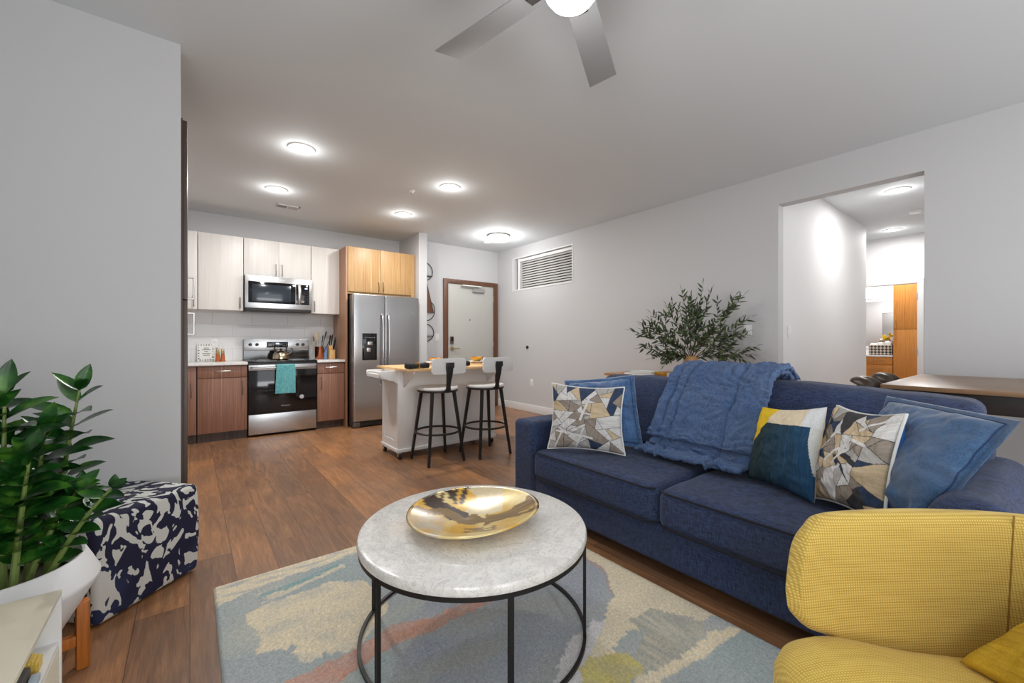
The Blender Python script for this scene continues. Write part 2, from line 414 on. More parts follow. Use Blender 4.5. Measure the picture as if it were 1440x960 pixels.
M['blind'] = base('grey_blind', rgb(190, 188, 184), 0.5)
M['fan'] = base('fan_grey', (0.34, 0.34, 0.345, 1), 0.45, 0.2)
M['seatpad'] = base('glass_blue', rgb(130, 160, 205), 0.3)
M['yellow'] = base('yellow_petals', rgb(236, 206, 40), 0.6)
M['whitetowel'] = base('white_terry', (0.86, 0.86, 0.86, 1), 0.9)
M['shaker'] = base('amber_wood', rgb(176, 92, 38), 0.3)
M['brass'] = base('pale_brass', rgb(188, 168, 128), 0.3, 1.0)
M['paper'] = base('paper_white', rgb(226, 226, 222), 0.8)
M['ink'] = base('ink_black', rgb(40, 40, 44), 0.8)
M['stickergrey'] = base('grey_sticker', rgb(186, 188, 190), 0.5)
M['charcoal'] = base('charcoal_cloth', rgb(36, 36, 42), 0.9)
M['boxdark'] = base('dark_grey_plastic', rgb(64, 60, 58), 0.6)
M['boxblue'] = base('pale_blue_print', rgb(170, 184, 196), 0.6)
M['rattan'] = wood('rattan', [(0.3, rgb(150, 110, 66)), (0.5, rgb(196, 152, 100)), (0.7, rgb(214, 176, 126))], (10, 10, 90), 0.6)
def emit(name, col, s):
    m = bpy.data.materials.new(name); m.use_nodes = True; nt = m.node_tree
    b = nt.nodes['Principled BSDF']; b.inputs['Base Color'].default_value = (0.9, 0.9, 0.9, 1)
    b.inputs['Emission Color'].default_value = col; b.inputs['Emission Strength'].default_value = s; return m
M['lens'] = emit('lit_lens', (1, 0.99, 0.97, 1), 14)
M['drum'] = emit('lit_drum', (1, 0.99, 0.97, 1), 7)
M['display'] = emit('blue_display', (0.25, 0.5, 1, 1), 1.6)
m = base('mirror', (0.85, 0.85, 0.85, 1), 0.03, 1.0); M['mirror'] = m
m = base('basket_check', None, 0.7); g = G(m)
ck = g.n('ShaderNodeTexChecker'); ck.inputs['Scale'].default_value = 28; ck.inputs['Color1'].default_value = rgb(58, 48, 42); ck.inputs['Color2'].default_value = rgb(190, 180, 164)
g.l(g.co((1, 1, 1), (R_(45), 0, 0)), ck.inputs[0]); g.col(ck.outputs[0]); M['basket'] = m
m = base('clear_glass', (0.95, 0.97, 1, 1), 0.0, 0.0, Transmission_Weight=1.0, IOR=1.45); M['glass'] = m

# ------------------------------------------------------------------ the setting
H = 2.75
def wallbox(name, *boxes, mat='wall'): return struct(B(name, M[mat], None, *boxes))
struct(B('floor', M['floor'], None, (-1.1, 10.6, -2.7, 6.6, -0.1, 0)))
struct(B('ceiling', M['ceil'], None, (-1.1, 10.6, -2.7, 6.6, H, H + 0.1)))
wallbox('wall_foreground', (-1.0, -0.04, 2.87, 2.965, 0, H))
wallbox('wall_left', (-1.1, -1.0, -2.6, -1.8, 0, H), (-1.1, -1.0, -0.1, 2.965, 0, H), (-1.1, -1.0, -1.8, -0.1, 0, 0.6), (-1.1, -1.0, -1.8, -0.1, 2.4, H))
wallbox('wall_rear', (-1.1, -0.15, -2.7, -2.6, 0, H), (3.55, 4.52, -2.7, -2.6, 0, H), (-0.15, 3.55, -2.7, -2.6, 0, 0.35), (-0.15, 3.55, -2.7, -2.6, 2.5, H))
wallbox('wall_kitchen', (-0.75, -0.65, 2.965, 6.5, 0, H), (-0.75, 2.79, 6.4, 6.5, 0, H))
wallbox('wall_partition', (2.66, 2.79, 5.67, 6.4, 0, H))
wallbox('wall_entry', (2.79, 3.365, 6.1, 6.22, 0, H), (4.30, 4.40, 6.1, 6.22, 0, H), (3.365, 4.30, 6.1, 6.22, 2.125, H))
X0 = 4.40
wallbox('wall_right', (X0, X0 + .12, -2.6, 0.58, 0, H), (X0, X0 + .12, 0.58, 1.57, 2.445, H), (X0, X0 + .12, 1.57, 4.235, 0, H),
        (X0, X0 + .12, 4.235, 5.66, 0, 2.01), (X0, X0 + .12, 4.235, 5.66, 2.57, H), (X0, X0 + .12, 5.66, 6.22, 0, H))
wallbox('wall_hall', (X0 + .12, 7.49, 1.57, 1.69, 0, H), (7.37, 7.49, 1.69, 3.2, 0, H), (X0 + .12, 8.5, 0.0, 0.1, 0, H), (7.37, 10.6, 3.1, 3.2, 0, H), mat='hallwall')
wallbox('wall_hall_end', (8.54, 8.64, 0.1, 1.20, 0, H), (8.54, 8.64, 2.02, 3.1, 0, H), (8.54, 8.64, 1.20, 2.02, 2.02, H), mat='hallwall')
wallbox('wall_bathroom', (10.48, 10.6, 0, 3.1, 0, H), (8.64, 10.6, 0.5, 0.6, 0, H), mat='hallwall')
# baseboards
def bb(name, *boxes): return struct(B(name, M['trim'], None, *boxes, b=0.004))
bb('baseboard_right', (X0 - .015, X0, 1.57, 6.1, 0, 0.12), (X0 - .015, X0, -2.6, 0.58, 0, 0.12))
bb('baseboard_entry', (2.79, 3.29, 6.085, 6.1, 0, 0.12))
bb('baseboard_partition', (2.66, 2.805, 5.655, 5.67, 0, 0.12), (2.79, 2.805, 5.67, 6.085, 0, 0.12))
bb('baseboard_foreground', (-1.0, -0.04, 2.855, 2.87, 0, 0.12))
bb('baseboard_hall', (X0 + .12, 7.49, 1.555, 1.57, 0, 0.12))
bb('trim_bathroom_door', (8.525, 8.54, 1.13, 1.20, 0, 2.09), (8.525, 8.54, 2.02, 2.09, 0, 2.09), (8.526, 8.54, 1.2, 2.02, 2.02, 2.09))
# hinges of the bathroom frame
for z in (0.95, 1.78):
    struct(B('trim_hinge', M['chrome'], None, (8.515, 8.64, 1.196, 1.206, z, z + 0.1)))
# rear windows behind the camera
def window(name, axis, a0, a1, p, z0, z1, n):
    o = thing(name, '', 'window'); del o['label']; del o['category']; struct(o)
    f = MB(); t = 0.05
    def bx(u0, u1, w0, w1, d=0.03):
        if axis == 'x': f.box(u0, u1, p - d, p + d, w0, w1)
        else: f.box(p - d, p + d, u0, u1, w0, w1)
    bx(a0, a1, z0, z0 + t); bx(a0, a1, z1 - t, z1)
    for i in range(n + 1):
        u = a0 + (a1 - a0 - t) * i / n; bx(u, u + t, z0, z1)
    f.build('window_frame', M['trim'], o)
    gl = MB()
    if axis == 'x': gl.box(a0 + .05, a1 - .05, p - .004, p + .004, z0 + .05, z1 - .05)
    else: gl.box(p - .004, p + .004, a0 + .05, a1 - .05, z0 + .05, z1 - .05)
    gl.build('pane', M['glass'], o)
    return o
window('window_1', 'x', -0.15, 3.55, -2.65, 0.35, 2.5, 3)
window('window_2', 'y', -1.8, -0.1, -1.05, 0.6, 2.4, 2)
# transom window with blind, right wall
o = thing('window_3', '', 'w', (X0, 4.95, 2.01)); del o['label']; del o['category']; struct(o)
B('window_frame', M['trim'], o, (X0 - .008, X0 + .1, 4.235, 4.25, 2.01, 2.57), (X0 - .008, X0 + .1, 5.645, 5.66, 2.01, 2.57), (X0 - .007, X0 + .1, 4.25, 5.645, 2.01, 2.03), (X0 - .007, X0 + .1, 4.25, 5.645, 2.555, 2.57))
mb = MB(); k = 0; z = 2.04
while z < 2.50:
    Mx = Matrix.Translation((X0 + .055, 4.88, z)) @ Matrix.Rotation(R_(-62), 4, 'Y')
    mb.box(-0.0165, 0.0165, -0.60, 0.60, -0.0012, 0.0012, M=Mx); z += 0.040
mb.build('blind_slats', M['blind'], o)
B('blind_headrail', M['trim'], o, (X0 + .03, X0 + .085, 4.27, 5.49, 2.50, 2.545), b=0.004)
B('slat_gap_shade', M['boxdark'], o, (X0 + .085, X0 + .118, 4.25, 5.645, 2.03, 2.555))  # solid dark sheet added behind the slats to stand for shade in the gaps
B('side_jamb', M['trim'], o, (X0 + .03, X0 + .09, 5.50, 5.56, 2.03, 2.555))

# ------------------------------------------------------------------ entry door
d = thing('door_1', '', 'd', (3.83, 6.1, 0)); del d['label']; del d['category']; struct(d)
B('door_frame', M['doorframe'], d, (3.29, 3.37, 6.07, 6.2, 0, 2.19), (4.295, 4.375, 6.07, 6.2, 0, 2.19), (3.3705, 4.2945, 6.071, 6.2, 2.12, 2.19), b=0.0015)
B('door_leaf', M['door'], d, (3.37, 4.295, 6.095, 6.14, 0.008, 2.12), b=0.003)
lk = B('electronic_lock', M['dchrome'], d, (3.415, 3.475, 6.07, 6.095, 1.11, 1.235), b=0.006)
B('lock_keypad', M['blackglass'], lk, (3.422, 3.468, 6.066, 6.071, 1.15, 1.228), b=0.002)
mb = MB(); mb.cyl((3.45, 6.095, 1.035), (3.45, 6.075, 1.035), 0.034, n=24, b=0.004); mb.cyl((3.45, 6.08, 1.035), (3.45, 6.035, 1.035), 0.012)
mb.tube([(3.45, 6.04, 1.035), (3.49, 6.037, 1.035), (3.57, 6.04, 1.033)], 0.009)
mb.build('door_handle', M['brass'], d)
mb = MB(); mb.cyl((3.80, 6.095, 1.52), (3.80, 6.085, 1.52), 0.012, n=16); mb.build('peephole', M['dchrome'], d)
B('door_closer', M['chrome'], d, (3.85, 4.09, 6.05, 6.095, 2.0, 2.06), b=0.005)
B('closer_arm', M['plate'], d, (3.62, 4.0, 6.02, 6.07, 2.085, 2.105), b=0.003)
for z in (0.25, 1.05, 1.85): B('hinge', M['chrome'], d, (4.288, 4.302, 6.08, 6.096, z, z + 0.11))

# ------------------------------------------------------------------ kitchen
def handle_v(parent, x, y, z0, z1, m='chrome', r=0.005, out=0.028):
    mb = MB(); mb.tube([(x, y, z0), (x, y - out, z0), (x, y - out, z0 + .005), (x, y - out, z1 - .005), (x, y - out, z1), (x, y, z1)], r, 8)
    return mb.build('handle', M[m], parent)
def handle_h(parent, x0, x1, y, z, m='chrome', r=0.005, out=0.028):
    mb = MB(); mb.tube([(x0, y, z), (x0, y - out, z), (x0 + .005, y - out, z), (x1 - .005, y - out, z), (x1, y - out, z), (x1, y, z)], r, 8)
    return mb.build('handle', M[m], parent)
YB = 5.84
def base_cab(x0, x1, label, drawer=True, hx=None, hh='l', handle_m='dchrome'):
    t = thing('base_cabinet', label, 'cabinet', ((x0 + x1) / 2, 6.1, 0), group='walnut base cabinets')
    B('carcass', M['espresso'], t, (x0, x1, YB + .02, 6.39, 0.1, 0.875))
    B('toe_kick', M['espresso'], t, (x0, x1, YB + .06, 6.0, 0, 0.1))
    zt = 0.725 if drawer else 0.87
    dr = B('door', M['walnut'], t, (x0 + .003, x1 - .003, YB, YB + .02, 0.105, zt), b=0.0015)
    hx_ = x1 - .045 if hh == 'r' else x0 + .045
    handle_v(dr, hx_, YB, 0.53, 0.68, handle_m)
    if drawer:
        q = B('drawer', M['walnut'], t, (x0 + .003, x1 - .003, YB, YB + .02, 0.732, 0.87), b=0.0015)
        cx = (x0 + x1) / 2; handle_h(q, cx - .07, cx + .07, YB, 0.81, 'chrome', 0.006)
    return t
base_cab(-0.6, 0.058, 'walnut base cabinet at the left end, cut off by the grey wall', drawer=False, hh='r')
base_cab(0.064, 0.540, 'walnut base cabinet with one drawer left of the black range', hh='r')
base_cab(1.312, 1.655, 'narrow walnut base cabinet between the range and the refrigerator', hh='l')
ct = B('countertop', M['quartz'], None, (-0.62, 0.543, 5.81, 6.39, 0.876, 0.906), b=0.003); tag(ct, 'white quartz countertop left of the range', 'countertop')
ct = B('countertop', M['quartz'], None, (1.309, 1.655, 5.81, 6.39, 0.876, 0.906), b=0.003); tag(ct, 'short white quartz countertop holding the knife block', 'countertop')
bs = B('backsplash', M['tile'], None, (-0.64, 1.655, 6.390, 6.399, 0.906, 1.53)); tag(bs, 'pale grey tile backsplash behind the range', 'backsplash')

YU = 6.07
def upper(x0, x1, z0, z1, label, doors=1, hside='r'):
    t = thing('wall_cabinet', label, 'cabinet', ((x0 + x1) / 2, 6.25, z0), group='white upper cabinets')
    B('carcass', M['whitelam'], t, (x0 + .001, x1 - .001, YU + .02, 6.39, z0, z1))
    wd = (x1 - x0) / doors
    for i in range(doors):
        a, b_ = x0 + i * wd, x0 + (i + 1) * wd
        dr = B('door', M['whitelam'], t, (a + .002, b_ - .002, YU, YU + .02, z0, z1), b=0.0015)
        s = hside if doors == 1 else ('r' if i == 0 else 'l')
        hx = b_ - .035 if s == 'r' else a + .035
        handle_v(dr, hx, YU, z0 + .03, z0 + .16, 'dchrome')
    return t
upper(-0.6, 0.070, 1.53, 2.43, 'white upper cabinet at the left end, mostly hidden by the wall', 1, 'r')
upper(0.074, 0.521, 1.53, 2.43, 'tall white upper cabinet left of the microwave', 1, 'r')
upper(0.525, 1.285, 1.97, 2.43, 'short white double-door upper cabinet above the microwave', 2)
upper(1.289, 1.655, 1.53, 2.43, 'narrow white upper cabinet right of the microwave', 1, 'l')
# tall pantry at the end of the foreground wall
t = thing('pantry_cabinet', 'tall dark brown pantry cabinet seen edge-on past the grey wall', 'cabinet', (-0.33, 3.4, 0))
B('carcass', M['espresso'], t, (-0.64, -0.032, 2.97, 3.9, 0, 2.40))
for (z0, z1, hz) in ((0.1, 1.380, 1.20), (1.388, 2.39, 1.444)):
    dd = B('door', M['espresso'], t, (-0.032, -0.012, 2.972, 3.895, z0, z1), b=0.001)
    mb = MB(); mb.tube([(-0.012, 3.62, hz), (0.022, 3.62, hz), (0.022, 3.62, hz + .005), (0.022, 3.62, hz + .14), (0.022, 3.62, hz + .145), (-0.012, 3.62, hz + .145)], 0.006, 8)
    mb.build('handle', M['chrome'], dd)
# fridge surround
t = thing('fridge_cabinet', 'oak double-door cabinet above the refrigerator with tall side panel', 'cabinet', (2.1, 6.1, 0))
B('side_panel', M['oakside'], t, (1.657, 1.679, 5.79, 6.39, 0, 2.435), b=0.001)
B('carcass', M['oak'], t, (1.68, 2.64, 5.80, 6.39, 1.80, 2.435))
B('filler_strip', M['oak'], t, (2.585, 2.645, 5.785, 5.80, 1.80, 2.435))
for i, (a, b_) in enumerate(((1.683, 2.131), (2.135, 2.583))):
    dr = B('door', M['oak'], t, (a, b_, 5.78, 5.80, 1.83, 2.435), b=0.0015)
    handle_v(dr, b_ - .03 if i == 0 else a + .03, 5.78, 1.85, 1.98, 'dchrome')
# refrigerator
t = thing('refrigerator', 'stainless side-by-side refrigerator with black ice and water dispenser', 'refrigerator', (2.16, 6.0, 0))
FX0, FX1, FY = 1.70, 2.63, 5.60
B('body', M['steelside'], t, (FX0, FX1 - .01, FY + .075, 6.36, 0.02, 1.78), b=0.004)
split = FX0 + 0.425
for i, (a, b_) in enumerate(((FX0 + .002, split - .003), (split + .003, FX1 - .002))):
    mb = MB(); mb.soft(a, b_, FY, FY + .07, 0.085, 1.785, 0.014, 6)
    dr = mb.build('door', M['steel'], t)
    hx = b_ - .04 if i == 0 else a + .04
    mb = MB(); pts = [(hx, FY + .005, 0.55), (hx, FY - .04, 0.57), (hx, FY - .055, 0.66), (hx, FY - .055, 1.35), (hx, FY - .04, 1.50), (hx, FY + .005, 1.53)]
    mb.tube(pts, 0.015, 12, flat=(1.0, 0.8)); mb.build('handle', M['steel'], dr)
    if i == 0: ld = dr
    else:
        mb = MB(); mb.cyl((b_ - .08, FY + .001, 1.54), (b_ - .08, FY - .002, 1.54), 0.012, n=20); mb.build('badge', M['chrome'], dr)
dx0, dx1 = FX0 + .115, FX0 + .31
dp = B('dispenser', M['blackglass'], ld, (dx0, dx1, FY - .006, FY + .002, 0.90, 1.26), b=0.006)
B('dispenser_recess', M['black'], dp, (dx0 + .02, dx1 - .02, FY - .008, FY - .004, 0.92, 1.12), b=0.004)
B('paddle', M['chrome'], dp, (dx0 + .065, dx1 - .065, FY - .022, FY - .007, 1.10, 1.15), b=0.003); B('paddle', M['chrome'], dp, (dx0 + .055, dx1 - .09, FY - .02, FY - .008, 1.01, 1.065), b=0.003)
for k in range(5): B('dispenser_button', M['stickergrey'], dp, (dx0 + .035 + k * .03, dx0 + .045 + k * .03, FY - .0075, FY - .006, 1.20, 1.207))
B('base_grille', M['gun'], t, (FX0 + .02, FX1 - .02, FY + .03, FY + .06, 0.012, 0.08), b=0.003)
mb = MB(); mb.box(FX0 + .0, FX0 + .09, FY + .005, FY + .08, 0.01, 0.075, b=0.01); mb.build('hinge_cover', M['steelside'], t)
# range
t = thing('range', 'stainless electric range with black glass oven door and teal towel', 'stove', (0.927, 6.1, 0))
RX0, RX1 = 0.550, 1.304
B('body', M['black'], t, (RX0, RX1, 5.86, 6.38, 0.02, 0.895))
B('cooktop', M['blackglass'], t, (RX0 - .003, RX1 + .003, 5.83, 6.34, 0.893, 0.912), b=0.004)
for (x, y, r) in ((0.75, 5.96, .11), (1.12, 5.96, .085), (0.75, 6.2, .075), (1.12, 6.2, .1)):
    mb = MB(); mb.tube([(x + r * math.cos(a * math.pi / 24), y + r * math.sin(a * math.pi / 24), 0.9125) for a in range(48)], 0.0012, 4, closed=True); mb.build('burner_ring', M['stickergrey'], t)
od = B('oven_door', M['blackglass'], t, (RX0 + .002, RX1 - .002, 5.835, 5.86, 0.275, 0.80), b=0.003)
B('door_trim', M['steel'], od, (RX0 + .002, RX1 - .002, 5.83, 5.862, 0.80, 0.868), b=0.003)
mb = MB(); mb.tube([(RX0 + .03, 5.835, .835), (RX0 + .03, 5.80, .835), (RX0 + .04, 5.79, .835), (RX1 - .04, 5.79, .835), (RX1 - .03, 5.80, .835), (RX1 - .03, 5.835, .835)], 0.019, 10, flat=(1.0, .55)); mb.build('oven_handle', M['chrome'], od)
mb = MB(); mb.cyl((1.128, 5.8352, 0.45), (1.128, 5.833, 0.45), 0.026, n=28); mb.build('round_sticker', M['stickergrey'], od)
def text(s, name, loc, size, mat, parent, rot=(R_(90), 0, 0)):
    cu = bpy.data.curves.new(name, 'FONT'); cu.body = s; cu.size = size; cu.extrude = 0.0006; cu.align_x = 'CENTER'; cu.align_y = 'CENTER'
    tmp = bpy.data.objects.new('tmp', cu); C.objects.link(tmp); dg = bpy.context.evaluated_depsgraph_get()
    me = bpy.data.meshes.new_from_object(tmp.evaluated_get(dg)); C.objects.unlink(tmp); bpy.data.objects.remove(tmp); bpy.data.curves.remove(cu)
    from mathutils import Euler
    me.transform(Matrix.Translation(Vector(loc)) @ Euler(rot).to_matrix().to_4x4())
    if parent: me.transform(wm(parent).inverted())
    me.materials.clear(); me.materials.append(M[mat])
    o = bpy.data.objects.new(name, me); C.objects.link(o)
    if parent: o.parent = parent; WM[o.name] = wm(parent)
    return o
text('Whirlpool', 'logo', (0.945, 5.8345, 0.355), 0.024, 'stickergrey', od)
wd = B('warming_drawer', M['steel'], t, (RX0 + .002, RX1 - .002, 5.838, 5.86, 0.03, 0.268), b=0.003)
text('Whirlpool', 'logo', (0.945, 5.8375, 0.17), 0.014, 'chrome', wd)
mb = MB(); mb.prism([(6.30, .905), (6.385, .905), (6.385, 1.175), (6.335, 1.175), (6.325, 1.03), (6.30, 1.03)], RX0 - .004, RX1 + .003, M=Matrix(((0, 0, 1, 0), (1, 0, 0, 0), (0, 1, 0, 0), (0, 0, 0, 1))))
mb.build('backguard', M['blackglass'], t)
B('control_panel', M['steel'], t, (RX0 - .005, RX1 + .004, 6.31, 6.34, 1.03, 1.178), b=0.004)
mb = MB()
for x in (0.615, 0.69, 1.165, 1.235):
    k = MB(); k.cyl((x, 6.31, 1.11), (x, 6.285, 1.11), 0.021, 0.018, n=20, b=0.003); k.box(x - .003, x + .003, 6.278, 6.287, 1.095, 1.125); k.build('knob', M['black'], t)
dp = B('display_panel', M['blackglass'], t, (0.80, 1.05, 6.305, 6.312, 1.07, 1.145), b=0.002)
B('clock', M['display'], dp, (0.905, 0.945, 6.303, 6.306, 1.112, 1.132))
for q_ in [(0.815 + k * .02 + (0.09 if k > 3 else 0), 0.822 + k * .02 + (0.09 if k > 3 else 0), 6.3035, 6.306, zz, zz + .004) for k in range(7) for zz in (1.085, 1.10, 1.12)]: B('touch_key', M['stickergrey'], dp, q_)
# towel
mb = MB()
def tw(u, v):
    x = 0.835 + 0.205 * u; s_ = v
    if s_ < 0.12:
        a = s_ / 0.12; y = 5.835 - 0.0 - 0.012 * 0 ; z = 0.70 + a * 0.155; y = 5.822
    elif s_ < 0.2:
        a = (s_ - 0.12) / 0.08 * math.pi; y = 5.79 + 0.032 * math.cos(a); z = 0.857 + 0.012 * math.sin(a)
    else:
        a = (s_ - 0.2) / 0.8; z = 0.857 - 0.345 * a; y = 5.757 + 0.008 * math.sin(u * 9 + a * 2) - 0.006 * a + 0.012 * (1 - u) * a
    x += -0.02 * max(0, (s_ - .2)) * (1 - u) + 0.003 * nz(s_ * 6, u)
    return Vector((x, y, z))
mb.grid(tw, 24, 60)
o = mb.build('dish_towel', M['towel']); md = o.modifiers.new('s', 'SOLIDIFY'); md.thickness = 0.006; md.offset = 0
tag(o, 'teal dish towel hanging over the oven handle', 'towel')
# microwave
t = thing('microwave', 'stainless over-the-range microwave with curved handle and black window', 'microwave', (0.905, 6.2, 1.53))
MX0, MX1, MY = 0.529, 1.281, 6.0
B('body', M['gun'], t, (MX0, MX1, MY + .02, 6.388, 1.54, 1.965), b=0.003)
B('front_frame', M['steel'], t, (MX0, MX1, MY, MY + .02, 1.565, 1.965), b=0.004)
wn = B('door_window', M['blackglass'], t, (MX0 + .035, MX1 - .195, MY - .004, MY + .004, 1.63, 1.895), b=0.003)
m = base('dark_tinted_window', rgb(44, 52, 60), 0.12); M['tint'] = m
B('window_screen', M['tint'], wn, (MX0 + .075, MX1 - .25, MY - .006, MY - .003, 1.65, 1.86), b=0.002)
cp = B('control_panel', M['blackglass'], t, (MX1 - .19, MX1 - .03, MY - .004, MY + .004, 1.63, 1.895), b=0.003)
B('clock', M['display'], cp, (MX1 - .085, MX1 - .055, MY - .006, MY - .003, 1.835, 1.85))
for q_ in [(MX1 - .10 + k * .022, MX1 - .088 + k * .022, MY - .0055, MY - .0035, z, z + .007) for k in range(3) for z in (1.65, 1.68, 1.71, 1.74, 1.77, 1.80)]: B('key', M['boxdark'], cp, q_)
mb = MB(); hx = MX1 - .155
mb.tube([(hx, MY, 1.635), (hx, MY - .03, 1.65), (hx, MY - .045, 1.70), (hx, MY - .05, 1.765), (hx, MY - .045, 1.83), (hx, MY - .03, 1.875), (hx, MY, 1.89)], 0.019, 12, flat=(1, .5)); mb.build('handle', M['chrome'], t)
B('vent_lip', M['gun'], t, (MX0 + .01, MX1 - .01, MY + .005, MY + .2, 1.53, 1.563), b=0.004)
text('Whirlpool', 'logo', (0.905, MY - .001, 1.93), 0.028, 'plate', t)
# kettle
t = thing('kettle', 'brushed steel kettle with black handle on the cooktop', 'kettle', (0.93, 6.10, 0.9135))
mb = MB(); mb.lathe([(0.0, 0), (0.085, 0), (0.098, .012), (0.1, .035), (0.088, .075), (0.06, .108), (0.035, .122), (0.0, .128)], (0.93, 6.10, 0.9135), 36); mb.build('body', M['steelk'], t)
mb = MB(); mb.tube([(0.865, 6.1, 1.0), (0.862, 6.1, 1.07), (0.88, 6.1, 1.095), (0.93, 6.1, 1.10), (0.98, 6.1, 1.095), (0.998, 6.1, 1.07), (0.995, 6.1, 1.0)], 0.008, 10); mb.build('handle', M['black'], t)
mb = MB(); mb.tube([(1.0, 6.08, 0.975), (1.04, 6.06, 1.0), (1.06, 6.05, 1.03)], [0.018, 0.014, 0.011], 12); mb.build('spout', M['steelk'], t)
mb = MB(); mb.cyl((0.93, 6.1, 1.038), (0.93, 6.1, 1.058), 0.010, 0.014, n=16, b=0.002); mb.build('lid_knob', M['black'], t)
mb = MB(); mb.tube([(1.058, 6.052, 1.035), (1.06, 6.05, 1.05), (1.04, 6.06, 1.065)], 0.006, 8); mb.build('whistle', M['black'], t)
# utensil crock
t = thing('utensil_crock', 'copper utensil crock beside the range', 'crock', (1.42, 6.2, 0.907))
mb = MB(); mb.lathe([(0, 0), (0.055, 0), (0.057, .004), (0.057, .168), (0.059, .172), (0.055, .172), (0.053, .01), (0, .008)], (1.42, 6.2, 0.907), 32); mb.build('crock', M['copper'], t)
def utensil(name, mat, label, p0, p1, kind):
    mb = MB(); p0 = Vector(p0); p1 = Vector(p1); mb.tube([p0, p1], 0.005, 8)
    d_ = (p1 - p0).normalized()
    if kind == 'spoon':
        Mx = Matrix.Translation(p1 + d_ * .03) @ d_.to_track_quat('Z', 'Y').to_matrix().to_4x4()
        mb.lathe([(0.001, -.04), (.018, -.03), (.027, 0), (.024, .02), (.012, .034), (0.001, .037)], (0, 0, 0), 14, M=Mx @ Matrix.Diagonal((1, .35, 1, 1)))
    else:
        Mx = Matrix.Translation(p1 + d_ * .035) @ d_.to_track_quat('Z', 'Y').to_matrix().to_4x4()
        mb.box(-.034, .034, -.003, .003, -.05, .05, b=0.003, M=Mx)
    o = mb.build(name, M[mat]); tag(o, label, 'utensil', 'utensils in the copper crock'); return o
utensil('serving_spoon', 'brass', 'metal serving spoon in the copper crock, furthest left', (1.39, 6.2, .93), (1.35, 6.2, 1.16), 'spoon')
utensil('wooden_spatula', 'blockwood', 'pale wooden spatula standing in the copper crock', (1.41, 6.21, .93), (1.395, 6.215, 1.18), 'spatula')
utensil('spatula', 'black', 'black spatula standing upright in the copper crock', (1.43, 6.2, .93), (1.455, 6.19, 1.15), 'spatula')
utensil('ladle', 'black', 'black ladle with the highest tip in the copper crock', (1.42, 6.18, .93), (1.49, 6.17, 1.23), 'spoon')
utensil('slotted_turner', 'black', 'black slotted turner leaning right out of the copper crock', (1.44, 6.18, .93), (1.535, 6.15, 1.15), 'spatula')
t = thing('bottle', 'pale blue bottle between the copper crock and the knife block', 'bottle', (1.50, 6.22, 0.907))
mb = MB(); mb.lathe([(0, 0), (0.028, 0), (0.03, .005), (0.03, .135), (0.022, .155), (0.012, .165), (0.012, .175), (0, .175)], (1.50, 6.22, 0.907), 24); mb.build('bottle_body', M['seatpad'], t)
# knife block
t = thing('knife_block', 'light wooden knife block with black-handled knives', 'knife block', (1.575, 6.2, 0.907))
mb = MB(); mb.box(1.535, 1.61, 6.13, 6.27, 0.907, 1.035, b=0.003)
mb.box(1.54, 1.588, 6.16, 6.27, 1.035, 1.095, b=0.003); mb.build('block', M['blockwood'], t)
for (x, y, z, dx_, dz_) in ((1.55, 6.2, 1.09, 0.006, .15), (1.575, 6.2, 1.09, 0.010, .16), (1.562, 6.24, 1.09, 0.006, .14), (1.60, 6.17, 1.03, .014, .14), (1.60, 6.22, 1.03, .022, .18)):
    mb = MB(); mb.tube([(x, y, z), (x + dx_, y - .005, z + dz_ * .6), (x + dx_ * 1.8, y - .012, z + dz_)], [0.010, 0.013, 0.009], 8, flat=(1, .7)); mb.build('knife_handle', M['black'], t)
# printed canvas, shakers, outlet
t = thing('canvas_sign', 'small white printed kitchen canvas leaning on the backsplash', 'sign', (0.155, 6.33, 0.907))
Mx = Matrix.Translation((0.155, 6.335, 0.907)) @ Matrix.Rotation(R_(-9), 4, 'X')
mb = MB(); mb.box(-.085, .085, -.012, .012, 0, .215, b=0.002, M=Mx); mb.build('canvas', M['paper'], t)
mb = MB(); rnd = random.Random(3)
for k in range(22):
    e = k / 22 * 4; s_ = e % 1
    x, z = ((-.07 + .14 * s_, .2), (.07, .2 - .185 * s_), (.07 - .14 * s_, .015), (-.07, .015 + .185 * s_))[int(e)]
    mb.cyl(Mx @ Vector((x, -.0125, z)), Mx @ Vector((x, -.0135, z)), rnd.uniform(.004, .009), n=7)
for k, wdt in enumerate((.05, .08, .04, .08, .07)): mb.box(-wdt / 2 + .005, wdt / 2 + .005, -.0135, -.012, .16 - k * .022, .166 - k * .022, M=Mx)
mb.build('print', M['ink'], t)
for i, (x, hh) in enumerate(((0.268, .165), (0.318, .155))):
    t = thing('pepper_mill', ('amber and brass mill beside the canvas, the taller one' if i == 0 else 'amber and brass mill right of the taller mill'), 'mill', (x, 6.2, .907), group='mills on the counter')
    mb = MB(); mb.lathe([(0, 0), (.026, 0), (.026, .004), (.018, .095), (0, .095)], (x, 6.2, .907), 20); mb.build('mill_base', M['shaker'], t)
    mb = MB(); mb.lathe([(0, .095), (.018, .095), (.015, hh - .01), (.008, hh), (0, hh)], (x, 6.2, .907), 20); mb.build('mill_cap', M['brass'], t)
def plate(x, y, z, axis, label, name='outlet', kind='outlet'):
    t = thing(name, label, kind, (x, y, z))
    if axis == 'y':
        B('cover_plate', M['plate'], t, (x - .037, x + .037, y - .006, y, z - .058, z + .058), b=0.003)
        B('socket', M['trim'], t, (x - .018, x + .018, y - .009, y - .005, z + .006, z + .04), (x - .018, x + .018, y - .009, y - .005, z - .04, z - .006), b=0.003)
    else:
        B('cover_plate', M['plate'], t, (x - .006, x, y - .037, y + .037, z - .058, z + .058), b=0.003)
        B('socket' if kind == 'outlet' else 'rocker', M['trim'], t, (x - .009, x - .005, y - .018, y + .018, z - .04, z + .04), b=0.003)
